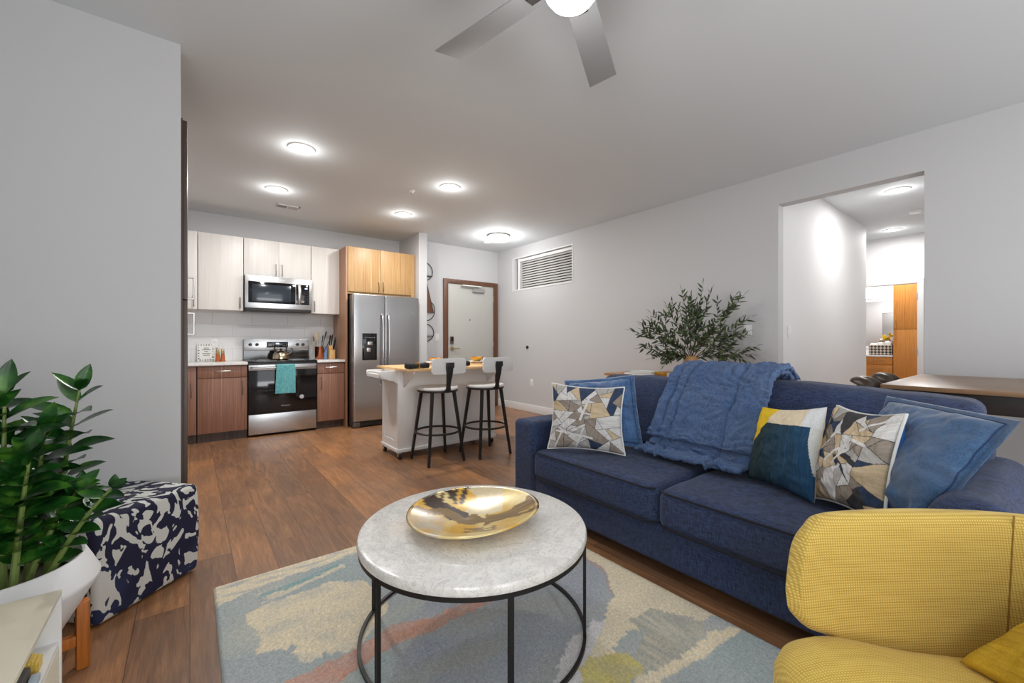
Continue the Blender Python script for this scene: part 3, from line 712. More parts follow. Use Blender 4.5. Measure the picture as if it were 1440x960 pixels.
plate(0.245, 6.389, 1.13, 'y', 'white outlet in the backsplash above the canvas')
plate(X0, 5.155, 0.48, 'x', 'white outlet low on the long right wall')
plate(X0, 1.84, 1.256, 'x', 'white switch plate behind the olive branches', 'light_switch', 'switch')
plate(3.18, 6.1, 1.22, 'y', 'white switch plate left of the entry door', 'light_switch', 'switch')
plate(4.66, 1.569, 1.243, 'y', 'white switch plate just inside the hall opening', 'light_switch', 'switch')
mb = MB(); mb.cyl((X0, 5.262, 1.056), (X0 - .02, 5.262, 1.056), 0.026, 0.024, n=24, b=0.004)
tag(mb.build('door_stop', M['gun']), 'small round dark bumper on the long right wall', 'bumper')
# wall art by the entry
t = thing('wall_art', 'metal ring and triangle wall art half hidden by the partition', 'wall art', (2.97, 6.09, 1.2))
def ring(x, z, r, rr=0.006, mat='iron', name='ring'):
    mb = MB(); mb.tube([(x + r * math.cos(a * math.pi / 20), 6.088, z + r * math.sin(a * math.pi / 20)) for a in range(40)], rr, 6, closed=True); return mb.build(name, M[mat], t)
ring(2.95, 2.265, .145); ring(2.965, 1.65, .17); ring(2.98, 1.29, .135)
MT = Matrix(((1, 0, 0, 0), (0, 0, -1, 6.085), (0, 1, 0, 0), (0, 0, 0, 1)))
mb = MB(); mb.prism([(2.83, 1.61), (3.108, 1.61), (2.97, 2.16)], 0.0, 0.008, M=MT); mb.build('triangle', M['doorframe'], t)
mb = MB(); mb.tube([(2.83, 6.08, 1.61), (3.108, 6.08, 1.61), (2.97, 6.08, 2.16)], 0.006, 6, closed=True); mb.build('triangle_frame', M['iron'], t)
for (x, z, w_) in ((2.95, 2.19, .13), (2.98, 1.235, .11)):
    B('shelf', M['iron'], t, (x - w_, x + w_, 6.05, 6.098, z, z + .008))

# ------------------------------------------------------------------ kitchen island
t = thing('kitchen_island', 'white rolling kitchen island with bamboo top and black casters', 'kitchen island', (2.13, 3.98, 0))
IX0, IX1, IY0, IY1 = 1.605, 2.76, 3.885, 4.31
B('cabinet_body', M['white'], t, (IX0 + .02, IX1 - .02, IY0 + .015, IY1 - .01, 0.085, 0.868))
B('front_panel', M['white'], t, (IX0, IX1, IY0, IY0 + .02, 0.09, 0.868), b=0.002)
mb = MB(); mb.box(IX0, IX0 + .02, IY0 + .0205, IY0 + .07, 0.09, 0.868); mb.box(IX0, IX0 + .02, IY1 - .06, IY1, 0.09, 0.868); mb.box(IX0, IX0 + .02, IY0 + .07, IY1 - .06, 0.09, 0.17); mb.box(IX0, IX0 + .02, IY0 + .07, IY1 - .06, 0.80, 0.868)
mb.build('end_frame', M['white'], t)
B('end_panel', M['white'], t, (IX0 + .008, IX0 + .02, IY0 + .05, IY1 - .05, 0.19, 0.81))
B('plinth', M['white'], t, (IX0 - .012, IX1 + .01, IY0 - .012, IY1 + .01, 0.064, 0.095), b=0.003)
mb = MB(); mb.box(IX0 - .03, IX1 + .03, IY0 - .285, IY1 + .08, 0.871, 0.894, b=0.003); mb.build('bamboo_top', M['bamboo'], t)
# drop-leaf brackets
for x in (IX0 + .05, IX1 - .12):
    MBk = Matrix.Translation((x, 0, 0)) @ Matrix(((0, 0, 1, 0), (1, 0, 0, 0), (0, 1, 0, 0), (0, 0, 0, 1)))
    mb = MB(); mb.prism([(IY0, 0.870), (IY0 - .24, 0.870), (IY0 - .24, 0.85), (IY0, 0.70)], 0, 0.018, M=MBk, b=0.002); mb.build('bracket', M['white'], t)
# spice rack / towel rail on the end
for y in (IY0 + .02, IY1 - .05):
    MBk = Matrix.Translation((0, y, 0)) @ Matrix(((1, 0, 0, 0), (0, 0, 1, 0), (0, 1, 0, 0), (0, 0, 0, 1)))
    pts = [(IX0, .862), (IX0 - .17, .862), (IX0 - .18, .85), (IX0 - .178, .815), (IX0 - .15, .79), (IX0 - .11, .785), (IX0 - .075, .768), (IX0 - .04, .765), (IX0, .735)]
    mb = MB(); mb.prism(pts, 0, 0.02, M=MBk, b=0.002); mb.build('rack_bracket', M['white'], t)
B('rack_shelf', M['white'], t, (IX0 - .16, IX0, IY0 + .04, IY1 - .05, 0.795, 0.805), (IX0 - .178, IX0 - .166, IY0 + .04, IY1 - .05, 0.80, 0.83))
mb = MB(); mb.cyl((IX0 - .165, IY0 + .03, .85), (IX0 - .165, IY1 - .04, .85), 0.008); mb.build('towel_bar', M['white'], t)
for (x, y) in ((IX0 + .012, IY0 + .005), (IX0 + .012, IY1 - .04), (IX1 - .05, IY0 + .005), (IX1 - .05, IY1 - .04)):
    c = MB(); c.cyl((x - .012, y, 0.0335), (x + .012, y, 0.0335), 0.0335, n=24, b=0.004); w_ = c.build('caster', M['black'], t)
    c = MB(); c.box(x - .018, x + .018, y - .022, y + .022, 0.05, 0.065, b=0.003); c.box(x - .018, x - .014, y - .014, y + .014, 0.03, 0.06); c.box(x + .014, x + .018, y - .014, y + .014, 0.03, 0.06)
    c.cyl((x - .019, y, .035), (x + .019, y, .035), .009, n=12); c.build('caster_fork', M['chrome'], w_)
# place settings
ZT = 0.8945
def setting(x, y, labels):
    q = MB(); q.lathe([(0, 0), (.14, 0), (.145, .004), (.14, .009), (0, .009)], (x, y, ZT), 36); tag(q.build('charger_plate', M['bamboo']), labels[0], 'plate', 'wooden chargers on the island')
    b_ = MB(); b_.lathe([(0, 0), (.055, 0), (.06, .004), (.1, .022), (.104, .024), (.1, .026), (.055, .010), (0, .008)], (x, y, ZT + .0095), 36); tag(b_.build('dinner_plate', M['ceramic']), labels[1], 'plate', 'white plates on the island')
    g_ = MB(); g_.lathe([(0, 0), (.03, 0), (.034, .006), (.07, .045), (.074, .06), (.07, .06), (.064, .045), (.03, .012), (0, .01)], (x, y, ZT + .0185), 32)
    tag(g_.build('gold_bowl', M['gold']), labels[2], 'bowl', 'gold bowls on the island')
setting(2.12, 4.10, ('wooden charger on the island behind the left stool back', 'white plate under the left gold bowl on the island', 'gold bowl on the island, the left one, nearer the refrigerator'))
setting(2.60, 4.02, ('wooden charger on the island behind the right stool back', 'white plate under the right gold bowl on the island', 'gold bowl on the island, the right one, in front of the entry door'))
def napkin(x, y, sx, rot, label, name='napkin'):
    t = thing(name, label, 'napkin', (x, y, ZT + .001), rot, 'dark napkins on the island')
    mb = MB()
    def fn(p, h):
        p = p.copy(); a = abs(p.x) / h.x
        p.y *= 0.55 + 0.6 * a; p.z *= 0.65 + 0.5 * a; p.z += 0.004 * nz(p.x * 40, p.y * 40, x); p.z = max(p.z, -h.z + .002); return p
    mb.soft(-sx, sx, -.045, .045, 0, .05, 0.02, 12, fn)
    mb.bm.transform(wm(t)); mb.build('cloth', M['charcoal'], t)
    r = MB(); r.tube([(0, .032 * math.cos(a * math.pi / 10), .026 + .028 * math.sin(a * math.pi / 10)) for a in range(20)], 0.006, 6, closed=True); r.bm.transform(wm(t)); r.build('napkin_ring', M['gold'], t)
napkin(1.70, 3.66, .12, .25, 'dark folded napkin with gold ring at the left end of the island')
napkin(2.22, 3.72, .10, .4, 'dark folded napkin with gold ring between the two stool backs')

# ------------------------------------------------------------------ bar stools
def make_stool(label):
    t = thing('bar_stool', label, 'stool', (0, 0, 0), 0, 'white and gunmetal bar stools at the island')
    mb = MB(); mb.lathe([(0, .685), (.185, .685), (.195, .69), (.198, .702), (.192, .714), (.17, .712), (0, .706)], (0, 0, 0), 40); mb.build('seat', M['stoolwhite'], t)
    mb = MB(); mb.lathe([(.12, .668), (.19, .668), (.194, .672), (.194, .684), (.12, .684), (.12, .668)], (0, 0, 0), 40); mb.build('seat_rim', M['gun'], t)
    for sx in (-1, 1):
        for sy in (-1, 1):
            mb = MB(); a = Vector((sx * .115, sy * .115, .67)); b_ = Vector((sx * .187, sy * .187, 0.0))
            mb.tube([a, b_], [0.019, 0.014], 4); mb.build('leg', M['gun'], t)
    mb = MB(); mb.tube([(.212 * math.cos(a * math.pi / 24), .212 * math.sin(a * math.pi / 24), .285) for a in range(48)], 0.010, 8, closed=True); mb.build('footrest_ring', M['gun'], t)
    mb = MB()
    def br_(u, v):
        zz = [(-.14, .676), (-.19, .68), (-.215, .70), (-.222, .76), (-.238, .84), (-.244, .93)]
        f = v * 5; i = min(4, int(f)); f -= i
        y = zz[i][0] * (1 - f) + zz[i + 1][0] * f; z = zz[i][1] * (1 - f) + zz[i + 1][1] * f
        wd_ = .036 - .006 * v + .010 * math.cos(v * 6.0)
        return Vector(((u - .5) * 2 * wd_, y, z))
    mb.grid(br_, 6, 20); o = mb.build('back_bracket', M['gun'], t); md = o.modifiers.new('s', 'SOLIDIFY'); md.thickness = 0.006
    mb = MB(); mb.box(-.042, .042, -.256, -.246, .905, .955, b=0.004); mb.build('bracket_plate', M['gun'], t)
    MBk = Matrix.Translation((0, -.218, 0)) @ Matrix(((1, 0, 0, 0), (0, 0, -1, 0), (0, 1, 0, 0), (0, 0, 0, 1)))
    pts = []
    for (cx, cz, a0) in ((.15, .965, 0), (-.15, .965, 90), (-.15, .875, 180), (.15, .875, 270)):
        for k in range(6):
            a = R_(a0 + k * 18); pts.append((cx + .028 * math.cos(a), cz + .028 * math.sin(a)))
    mb = MB(); mb.prism(pts, 0, 0.018, M=MBk, b=0.003); mb.build('backrest', M['stoolwhite'], t)
    return t
s1 = make_stool('white-backed metal bar stool nearer the refrigerator')
dup(s1, (2.42, 3.58, 0), 0, 'white-backed metal bar stool nearer the sofa')
s1.location = (1.906, 3.645, 0)

# ------------------------------------------------------------------ ceiling fittings
def downlight(x, y, z, label, power, grp='recessed downlights over the kitchen'):
    t = thing('ceiling_downlight', label, 'ceiling light', (x, y, z), group=grp)
    mb = MB(); mb.lathe([(.062, -.004), (.07, -.012), (.1, -.009), (.108, 0), (.062, 0), (.062, -.004)], (x, y, z), 36); mb.build('trim_ring', M['trim'], t)
    mb = MB(); mb.lathe([(0, -.009), (.04, -.008), (.062, -.004), (.062, -.001), (0, -.001)], (x, y, z), 32); mb.build('lens', M['lens'], t)
    area('downlight_lamp', (x, y, z - .03), (0, 0, 0), .12, .12, power, (1, .985, .96), 'DISK')
    l = bpy.data.lights.new('downlight_glow', 'POINT'); l.energy = power * .12; l.shadow_soft_size = 0.05; l.color = (1, .985, .96)
    o = bpy.data.objects.new('downlight_glow', l); o.location = (x, y, z - .09); C.objects.link(o)
downlight(.73, 3.79, H, 'recessed downlight nearest the camera on the left', 20)
downlight(.72, 4.97, H, 'recessed downlight nearest the ceiling vent', 20)
downlight(2.12, 4.97, H, 'recessed downlight in front of the refrigerator', 20)
downlight(2.13, 3.80, H, 'recessed downlight above the kitchen island', 20)
downlight(5.91, 0.98, H, 'recessed downlight in the hall ceiling nearer the opening', 17, 'recessed downlights in the hall')
downlight(7.95, 1.37, H, 'recessed downlight in the hall ceiling nearer the bathroom', 15, 'recessed downlights in the hall')
t = thing('flush_ceiling_light', 'round white drum ceiling light in front of the entry door', 'ceiling light', (3.685, 5.09, H))
mb = MB(); mb.lathe([(0, 0), (.165, 0), (.168, -.005), (.168, -.02), (.16, -.022), (0, -.022)], (3.685, 5.09, H), 40); mb.build('base_ring', M['chrome'], t)
mb = MB(); mb.lathe([(.158, -.022), (.16, -.06), (.15, -.075), (.1, -.082), (0, -.084)], (3.685, 5.09, H), 40); mb.build('drum', M['drum'], t)
l = bpy.data.lights.new('drum_lamp', 'POINT'); l.energy = 18; l.shadow_soft_size = 0.12; o = bpy.data.objects.new('drum_lamp', l); o.location = (3.685, 5.09, H - .2); C.objects.link(o)
t = thing('ceiling_vent', 'white rectangular ceiling vent near the kitchen wall', 'vent', (.905, 5.53, H))
B('vent_frame', M['plate'], t, (.79, 1.04, 5.47, 5.485, H - .008, H), (.79, 1.04, 5.60, 5.615, H - .008, H), (.79, .805, 5.47, 5.615, H - .008, H), (1.025, 1.04, 5.47, 5.615, H - .008, H), (.91, .92, 5.47, 5.615, H - .008, H))
mb = MB()
for k in range(8):
    Mx = Matrix.Translation((.858, 5.492 + k * .015, H - .004)) @ Matrix.Rotation(R_(35), 4, 'X'); mb.box(-.052, .052, -.006, .006, -.0008, .0008, M=Mx)
    Mx = Matrix.Translation((.972, 5.492 + k * .015, H - .004)) @ Matrix.Rotation(R_(-35), 4, 'X'); mb.box(-.052, .052, -.006, .006, -.0008, .0008, M=Mx)
mb.build('louvres', M['blind'], t)
B('duct_shade', M['boxdark'], t, (.80, 1.03, 5.48, 5.605, H - .001, H - .0002))  # thin dark sheet standing for the shade of the opening above the louvres
t = thing('sprinkler', 'small chrome sprinkler head in the kitchen ceiling', 'sprinkler', (1.868, 4.138, H))
mb = MB(); mb.lathe([(0, 0), (.03, 0), (.03, -.004), (.012, -.01), (.01, -.03), (0, -.03)], (1.868, 4.138, H), 20); mb.build('escutcheon', M['plate'], t)
mb = MB(); mb.lathe([(0, -.045), (.018, -.045), (.018, -.048), (0, -.048)], (1.868, 4.138, H), 16); mb.tube([(1.856, 4.138, H - .028), (1.856, 4.138, H - .046)], .002, 6); mb.tube([(1.88, 4.138, H - .028), (1.88, 4.138, H - .046)], .002, 6); mb.build('deflector', M['chrome'], t)
mb = MB(); mb.lathe([(0, 0), (.06, 0), (.062, -.02), (.05, -.035), (0, -.035)], (7.0, 1.0, H), 28); tag(mb.build('smoke_detector', M['plate']), 'white smoke detector on the hall ceiling', 'smoke detector')
mb = MB(); mb.lathe([(0, 0), (.06, 0), (.062, -.012), (.05, -.018), (0, -.018)], (3.78, 5.55, H), 28); tag(mb.build('smoke_detector', M['plate']), 'white smoke detector behind the drum ceiling light', 'smoke detector')
# fan
HX, HY = 1.063, 1.03
t = thing('ceiling_fan', 'grey ceiling fan with lit glass globe above the coffee table', 'fan', (HX, HY, 2.40))
mb = MB(); mb.cyl((HX, HY, 2.5), (HX, HY, 2.70), 0.014); mb.build('downrod', M['fan'], t)
mb = MB(); mb.lathe([(0, 2.75), (.07, 2.75), (.065, 2.72), (.03, 2.69), (0, 2.69)], (HX, HY, 0), 32); mb.build('canopy', M['fan'], t)
mb = MB(); mb.lathe([(0, 2.53), (.06, 2.53), (.11, 2.50), (.115, 2.45), (.10, 2.41), (.092, 2.40), (0, 2.40)], (HX, HY, 0), 40); mb.build('motor_housing', M['fan'], t)
mb = MB(); mb.lathe([(.09, 2.40), (.092, 2.375), (.075, 2.352), (.04, 2.34), (0, 2.337)], (HX, HY, 0), 40); mb.build('light_globe', M['drum'], t)
l = bpy.data.lights.new('fan_lamp', 'POINT'); l.energy = 5; l.shadow_soft_size = 0.08; o = bpy.data.objects.new('fan_lamp', l); o.location = (HX, HY, 2.25); C.objects.link(o)
for k, a in enumerate((102, 30.5, -41, 174, 246)):
    Mx = Matrix.Translation((HX, HY, 2.45)) @ Matrix.Rotation(R_(a), 4, 'Z') @ Matrix.Rotation(R_(-10 if k != 1 else -10), 4, 'X')
    mb = MB(); mb.prism([(.13, -.055), (.645, -.068), (.665, .068), (.13, .055)], -.003, .003, M=Mx, b=0.001)
    b_ = mb.build('blade', M['fan'], t)
    mb = MB(); mb.box(.08, .19, -.02, .02, -.008, .001, M=Mx, b=0.002); mb.build('blade_arm', M['boxdark'], b_)
#PART2
# ------------------------------------------------------------------ sofa
SX = 1.80
t = thing('sofa', 'navy blue two-cushion fabric sofa with square arms', 'sofa', (2.3, 1.17, 0))
def puffx(k, cx=1.0):
    def fn(p, h):
        p = p.copy(); a = 1 - (p.x / h.x) ** 2; b_ = 1 - (p.y / h.y) ** 2; c_ = 1 - (p.z / h.z) ** 2
        if p.z > 0: p.z += k * max(0, a) ** .6 * max(0, b_) ** .6 + 0.006 * nz(p.x * 6, p.y * 6, cx)
        p.x += (1 if p.x > 0 else -1) * .35 * k * max(0, b_) ** .5 * max(0, c_)
        return p
    return fn
mb = MB(); mb.soft(SX + .02, 2.78, .20, 2.13, .06, .255, 0.02, 10); mb.build('base', M['sofa'], t)
def arm(y0, y1, zt, rad=.035):
    mb = MB()
    def fn(p, h):
        p = p.copy()
        if p.z > 0: p.z += 0.012 * (1 - (p.y / h.y) ** 2) - 0.012 * ((p.x + h.x) / (2 * h.x)) + .004 * nz(p.x * 5, p.y * 9)
        p.y += 0.006 * nz(p.x * 4, p.z * 5, 3); return p
    mb.soft(SX, 2.76, y0, y1, .05, zt, rad, 14, fn); return mb.build('arm', M['sofa'], t)
arm(2.095, 2.31, .605); arm(0.03, 0.245, .665, .085)
mb = MB(); mb.soft(2.56, 2.80, .14, 2.20, .12, .80, 0.05, 14); mb.build('back_frame', M['sofa'], t)
for i, (y0, y1) in enumerate(((1.172, 2.092), (0.248, 1.168))):
    mb = MB(); mb.soft(SX - .015, 2.60, y0, y1, .245, .435, 0.05, 22, puffx(.022, i)); c = mb.build('seat_cushion', M['sofa'], t)
    for (z, nm) in ((.428, 'top'), (.262, 'bottom')):
        mb = MB(); pts = []
        rr = .035; x0_, x1_ = SX - .024, 2.55
        for k in range(25): 
            v = k / 24; yy = y0 + .012 + (y1 - y0 - .024) * v; e = min(1, min(v, 1 - v) / .06)
            bulge = .35 * .022 * max(0, 1 - (2 * v - 1) ** 2) ** .5 * .2
            pts.append((x0_ + .004 - bulge + .03 * (1 - e) ** 2, yy, z - (.008 if z > .4 else -.008) * 0))
        mb.tube(pts, .0055, 8); mb.build('piping', M['sofapipe'], c)
def backc(y0, y1, zt0, zt1, seed):
    mb = MB()
    def fn(p, h):
        p = p.copy(); b_ = 1 - (p.y / h.y) ** 2; c_ = 1 - (p.z / h.z) ** 2
        tilt = (p.z + h.z) / (2 * h.z)
        if p.x < 0: p.x -= .05 * max(0, b_) ** .5 * max(0, c_) ** .6 + 0.008 * nz(p.y * 5, p.z * 5, seed)
        if p.z > 0: p.z += (zt1 - zt0) * (-p.y / h.y) * .5 + .01 * nz(p.y * 6, seed) + .012 * max(0, b_)
        p.x += .14 * tilt; return p
    mb.soft(2.36, 2.575, y0, y1, .45, (zt0 + zt1) / 2, 0.055, 20, fn); return mb.build('back_cushion', M['sofa'], t)
backc(1.24, 2.09, .895, .885, 1.0); backc(0.16, 1.235, .935, .905, 7.0)
for (x, y) in ((1.87, .12), (1.87, 2.22), (2.70, .12), (2.70, 2.22)):
    mb = MB(); mb.cyl((x, y, 0), (x, y, .055), .02, .028, n=16); mb.build('foot', M['black'], t)

# ------------------------------------------------------------------ pillows
WHT, CRM, TAU, LGR, NVY, DRK = [rgb(*c)[:3] for c in ((226, 224, 222), (214, 192, 158), (158, 146, 134), (188, 184, 180), (48, 66, 96), (60, 58, 62))]
def geo_pattern(seed):
    rnd = random.Random(seed); lines = []
    for k in range(13):
        a = rnd.uniform(0, math.pi); px, py = rnd.random(), rnd.random()
        lines.append((math.cos(a), math.sin(a), px * math.cos(a) + py * math.sin(a), rnd.random(), rnd.random()))
    strips = []
    for k in range(5):
        a = rnd.choice((.7, 2.3, 1.1, 2.0, .4)) + rnd.uniform(-.2, .2); px, py = rnd.uniform(.15, .85), rnd.uniform(.15, .85)
        strips.append((px, py, math.cos(a), math.sin(a), rnd.uniform(.2, .4), rnd.uniform(.018, .03)))
    pal = [WHT, CRM, WHT, TAU, LGR, NVY, CRM, LGR, WHT, DRK, TAU, NVY]
    cache = {}
    def f(u, v):
        for (px, py, dx_, dy_, ln, wd_) in strips:
            s_ = (u - px) * dx_ + (v - py) * dy_; q = abs(-(u - px) * dy_ + (v - py) * dx_)
            if abs(s_) < ln and q < wd_: return WHT
        key = []; near = 9
        for i, (cx, cy, d_, r1, r2) in enumerate(lines):
            if i > 4 and len(key) > 1 and (hash((tuple(key[:4]), i)) % 5) < 2: continue
            q = u * cx + v * cy - d_; key.append((i, q > 0)); near = min(near, abs(q))
        key = tuple(key)
        if key not in cache: cache[key] = pal[hash(key) % len(pal)]
        c = cache[key]
        n_ = .92 + .16 * nz(u * 40, v * 6, seed)
        c = tuple(x * n_ for x in c)
        if near < .0035: return DRK
        return c
    return f
def geo_pattern2(seed, pal=None):
    # recursive split of the unit square into irregular polygons
    rnd = random.Random(seed); pal = pal or [WHT, CRM, WHT, TAU, LGR, NVY, WHT, CRM, LGR, WHT, LGR, TAU, NVY]
    leaves = []
    def split(poly, d_):
        A = 0
        for i in range(len(poly)): x0, y0 = poly[i]; x1, y1 = poly[(i + 1) % len(poly)]; A += x0 * y1 - x1 * y0
        A = abs(A) / 2
        if A < .020 or (d_ > 2 and rnd.random() < .25 and A < .06) or d_ > 7:
            leaves.append((poly, rnd.choice(pal), rnd.uniform(0, 3.14))); return
        cx = sum(p[0] for p in poly) / len(poly) + rnd.uniform(-.06, .06); cy = sum(p[1] for p in poly) / len(poly) + rnd.uniform(-.06, .06)
        best = max(((poly[i][0] - poly[j][0]) ** 2 + (poly[i][1] - poly[j][1]) ** 2, i, j) for i in range(len(poly)) for j in range(i))
        a = math.atan2(poly[best[1]][1] - poly[best[2]][1], poly[best[1]][0] - poly[best[2]][0]) + rnd.choice((-.6, -.3, .3, .6, .1)); nx, ny = math.cos(a), math.sin(a)
        P1, P2 = [], []
        n = len(poly)
        for i in range(n):
            p, q = poly[i], poly[(i + 1) % n]
            dp = (p[0] - cx) * nx + (p[1] - cy) * ny; dq = (q[0] - cx) * nx + (q[1] - cy) * ny
            (P1 if dp >= 0 else P2).append(p)
            if dp * dq < 0:
                f_ = dp / (dp - dq); r = (p[0] + f_ * (q[0] - p[0]), p[1] + f_ * (q[1] - p[1])); P1.append(r); P2.append(r)
        if len(P1) < 3 or len(P2) < 3: leaves.append((poly, rnd.choice(pal), 0)); return
        split(P1, d_ + 1); split(P2, d_ + 1)
    split([(0, 0), (1, 0), (1, 1), (0, 1)], 0)
    strips = []
    for k in range(7):
        a = rnd.choice((.85, 2.3, -.6, 1.9, .2)); px, py = rnd.uniform(.12, .88), rnd.uniform(.12, .88)
        strips.append((px, py, math.cos(a), math.sin(a), rnd.uniform(.08, .20), rnd.uniform(.010, .017)))
    info = []
    for (poly, c, a) in leaves:
        xs = [p[0] for p in poly]; ys = [p[1] for p in poly]; info.append((min(xs), max(xs), min(ys), max(ys), poly, c, a))
    def f(u, v):
        for (px, py, dx_, dy_, ln, wd_) in strips:
            s_ = (u - px) * dx_ + (v - py) * dy_; q = abs(-(u - px) * dy_ + (v - py) * dx_)
            if abs(s_) < ln and q < wd_: return WHT
        for (x0, x1, y0, y1, poly, c, a) in info:
            if not (x0 - .001 <= u <= x1 + .001 and y0 - .001 <= v <= y1 + .001): continue
            sg = 0; ok = True; dm = 9; n = len(poly)
            for i in range(n):
                p, q = poly[i], poly[(i + 1) % n]; ex, ey = q[0] - p[0], q[1] - p[1]
                L = math.hypot(ex, ey) + 1e-9; cr = (ex * (v - p[1]) - ey * (u - p[0])) / L
                if sg == 0 and abs(cr) > 1e-9: sg = 1 if cr > 0 else -1
                if cr * sg < -1e-9: ok = False; break
                dm = min(dm, abs(cr))
            if ok:
                if dm < .003: return DRK
                k = .93 + .22 * nz((u * math.cos(a) + v * math.sin(a)) * 55, (v * math.cos(a) - u * math.sin(a)) * 5, seed)
                return tuple(min(1, x * k) for x in c)
        return WHT
    return f
def pillow(name, label, cat, TL, TR, BR, BL, T, mat, colf=None, back=None, N=110, flange=0.0, pinch=.05, wr=.004, seed=0, piping=None, group=None, back_mat=None, sag=0.0, tb=.8):
    TL, TR, BR, BL = map(Vector, (TL, TR, BR, BL)); ctr = (TL + TR + BR + BL) / 4
    nrm = (TR - BL).cross(TL - BR).normalized()
    tocam = (Vector((0, 0, CAMZ)) - ctr)
    if nrm.dot(tocam) < 0: nrm = -nrm
    t = thing(name, label, cat, (ctr.x, ctr.y, min(TL.z, TR.z, BR.z, BL.z)), 0, group)
    U = (TR - TL); V = (BL - TL)
    def P(u, v, side):
        a, b_ = 2 * u - 1, 2 * v - 1
        # pull edges inward between the corners
        uu = u - pinch * (1 - b_ * b_) * a ; vv = v - pinch * (1 - a * a) * b_
        p = TL * (1 - uu) * (1 - vv) + TR * uu * (1 - vv) + BR * uu * vv + BL * (1 - uu) * vv
        fa = min(1, abs(a) / (1 - flange)); fb = min(1, abs(b_) / (1 - flange))
        h_ = (max(0, 1 - fa ** 2.4) * max(0, 1 - fb ** 2.4)) ** .5
        h_ = h_ ** .85
        th = T * h_ + (wr * nz(u * 7 + seed, v * 7, side) * 2 + wr * .8 * nz(u * 19, v * 15 + seed, side)) * min(1, h_ * 3)
        if flange and h_ <= 0: th = .002 + .003 * nz(u * 12, v * 12, seed)
        rim = max(abs(a), abs(b_))
        if rim > .999: th = 0
        dz = -sag * (1 - v) * (1 - a * a)
        return p + nrm * (th * (side if side > 0 else -tb) + (.004 * nz(u * 9, v * 9, seed + 5) if flange else 0)) + Vector((0, 0, dz))
    mb = MB(); cols = []; F = {}; K = {}
    for side, D in ((1, F), (-1, K)):
        for i in range(N + 1):
            for j in range(N + 1):
                edge = i in (0, N) or j in (0, N)
                if side == -1 and edge: K[i, j] = F[i, j]; continue
                D[i, j] = mb.bm.verts.new(P(i / N, j / N, side))
                if colf: cols.append(colf(i / N, j / N) if side == 1 else (back or WHT))
    for D, s_ in ((F, 1), (K, -1)):
        for i in range(N):
            for j in range(N):
                f = (D[i, j], D[i + 1, j], D[i + 1, j + 1], D[i, j + 1]); mb.bm.faces.new(f if s_ > 0 else f[::-1])
    mb.build('pillow_cover', mat, t, angle=180, colfn=cols or None)
    if piping:
        q = MB(); pts = []
        for k in range(40): pts.append(P(k / 40, 0, 1))
        for k in range(40): pts.append(P(1, k / 40, 1))
        for k in range(40): pts.append(P(1 - k / 40, 1, 1))
        for k in range(40): pts.append(P(0, 1 - k / 40, 1))
        q.tube(pts, .006, 8, closed=True); q.build('piping', piping, t)
    if flange:
        q = MB(); fl = flange / 2 + .004; pts = []
        for (u0, v0, u1, v1) in ((fl, fl, 1 - fl, fl), (1 - fl, fl, 1 - fl, 1 - fl), (1 - fl, 1 - fl, fl, 1 - fl), (fl, 1 - fl, fl, fl)):
            for k in range(30): pts.append(P(u0 + (u1 - u0) * k / 30, v0 + (v1 - v0) * k / 30, 1) + nrm * .002)
        q.tube(pts, .0022, 6, closed=True); q.build('stitching', M['stitch'], t)
    return t
pillow('throw_pillow', 'blue velvet flanged pillow behind the patterned one at the left arm', 'pillow', (2.12, 2.13, .872), (2.40, 1.735, .925), (2.27, 1.57, .475), (2.02, 1.94, .47), .06, M['velvet'], flange=.10, pinch=.02, seed=3, N=70, wr=.006)
pillow('throw_pillow', 'geometric patterned pillow at the left arm of the sofa', 'pillow', (1.915, 2.035, .872), (2.17, 1.643, .860), (2.09, 1.577, .458), (1.835, 1.99, .458), .075, M['print'], geo_pattern2(11), back=rgb(60, 100, 150)[:3], N=200, piping=M['liner'], seed=1, pinch=.05, wr=.004)
YLW = rgb(236, 196, 22)[:3]; CR2 = rgb(232, 216, 186)[:3]; TL1 = rgb(20, 52, 56)[:3]; TL2 = rgb(22, 78, 118)[:3]
def p3col(u, v):
    if v < .21 + .03 * u: return YLW if u < .38 - .3 * v else (CR2 if u < .85 else rgb(226, 228, 230)[:3])
    if u < .315 - .75 * (v - .21): return YLW
    if u > .93 + .13 * (v - .2): return rgb(216, 218, 214)[:3]
    k = max(0, min(1, (u - .25) * 1.3 + .35 * nz(u * 60, v * 3))); s_ = .8 + .55 * nz(u * 90, v * 2.5, 4)
    return tuple((TL1[i] * (1 - k) + TL2[i] * k) * s_ for i in range(3))
pillow('throw_pillow', 'yellow, cream and dark teal colour-block pillow beside the blue throw', 'pillow', (2.33, .90, .815), (2.17, .586, .868), (2.06, .60, .472), (2.22, .925, .462), .075, M['print'], p3col, back=CR2, N=230, seed=8, pinch=.045)
pillow('throw_pillow', 'large washed denim flanged pillow leaning on the right arm', 'pillow', (2.38, .43, .915), (2.0, .052, .908), (1.93, .25, .53), (2.20, .50, .475), .085, M['denim'], flange=.085, pinch=.0, seed=13, N=100, wr=.006, tb=.35)
pillow('throw_pillow', 'geometric patterned pillow leaning on the denim pillow at the right', 'pillow', (2.34, .592, .857), (2.05, .316, .886), (1.98, .365, .478), (2.15, .635, .470), .085, M['print'], geo_pattern2(29, [CRM, CRM, WHT, TAU, CRM, NVY, TAU, LGR, CRM, DRK, WHT]), back=rgb(34, 96, 168)[:3], N=200, piping=M['liner'], seed=5, pinch=.055, wr=.006)

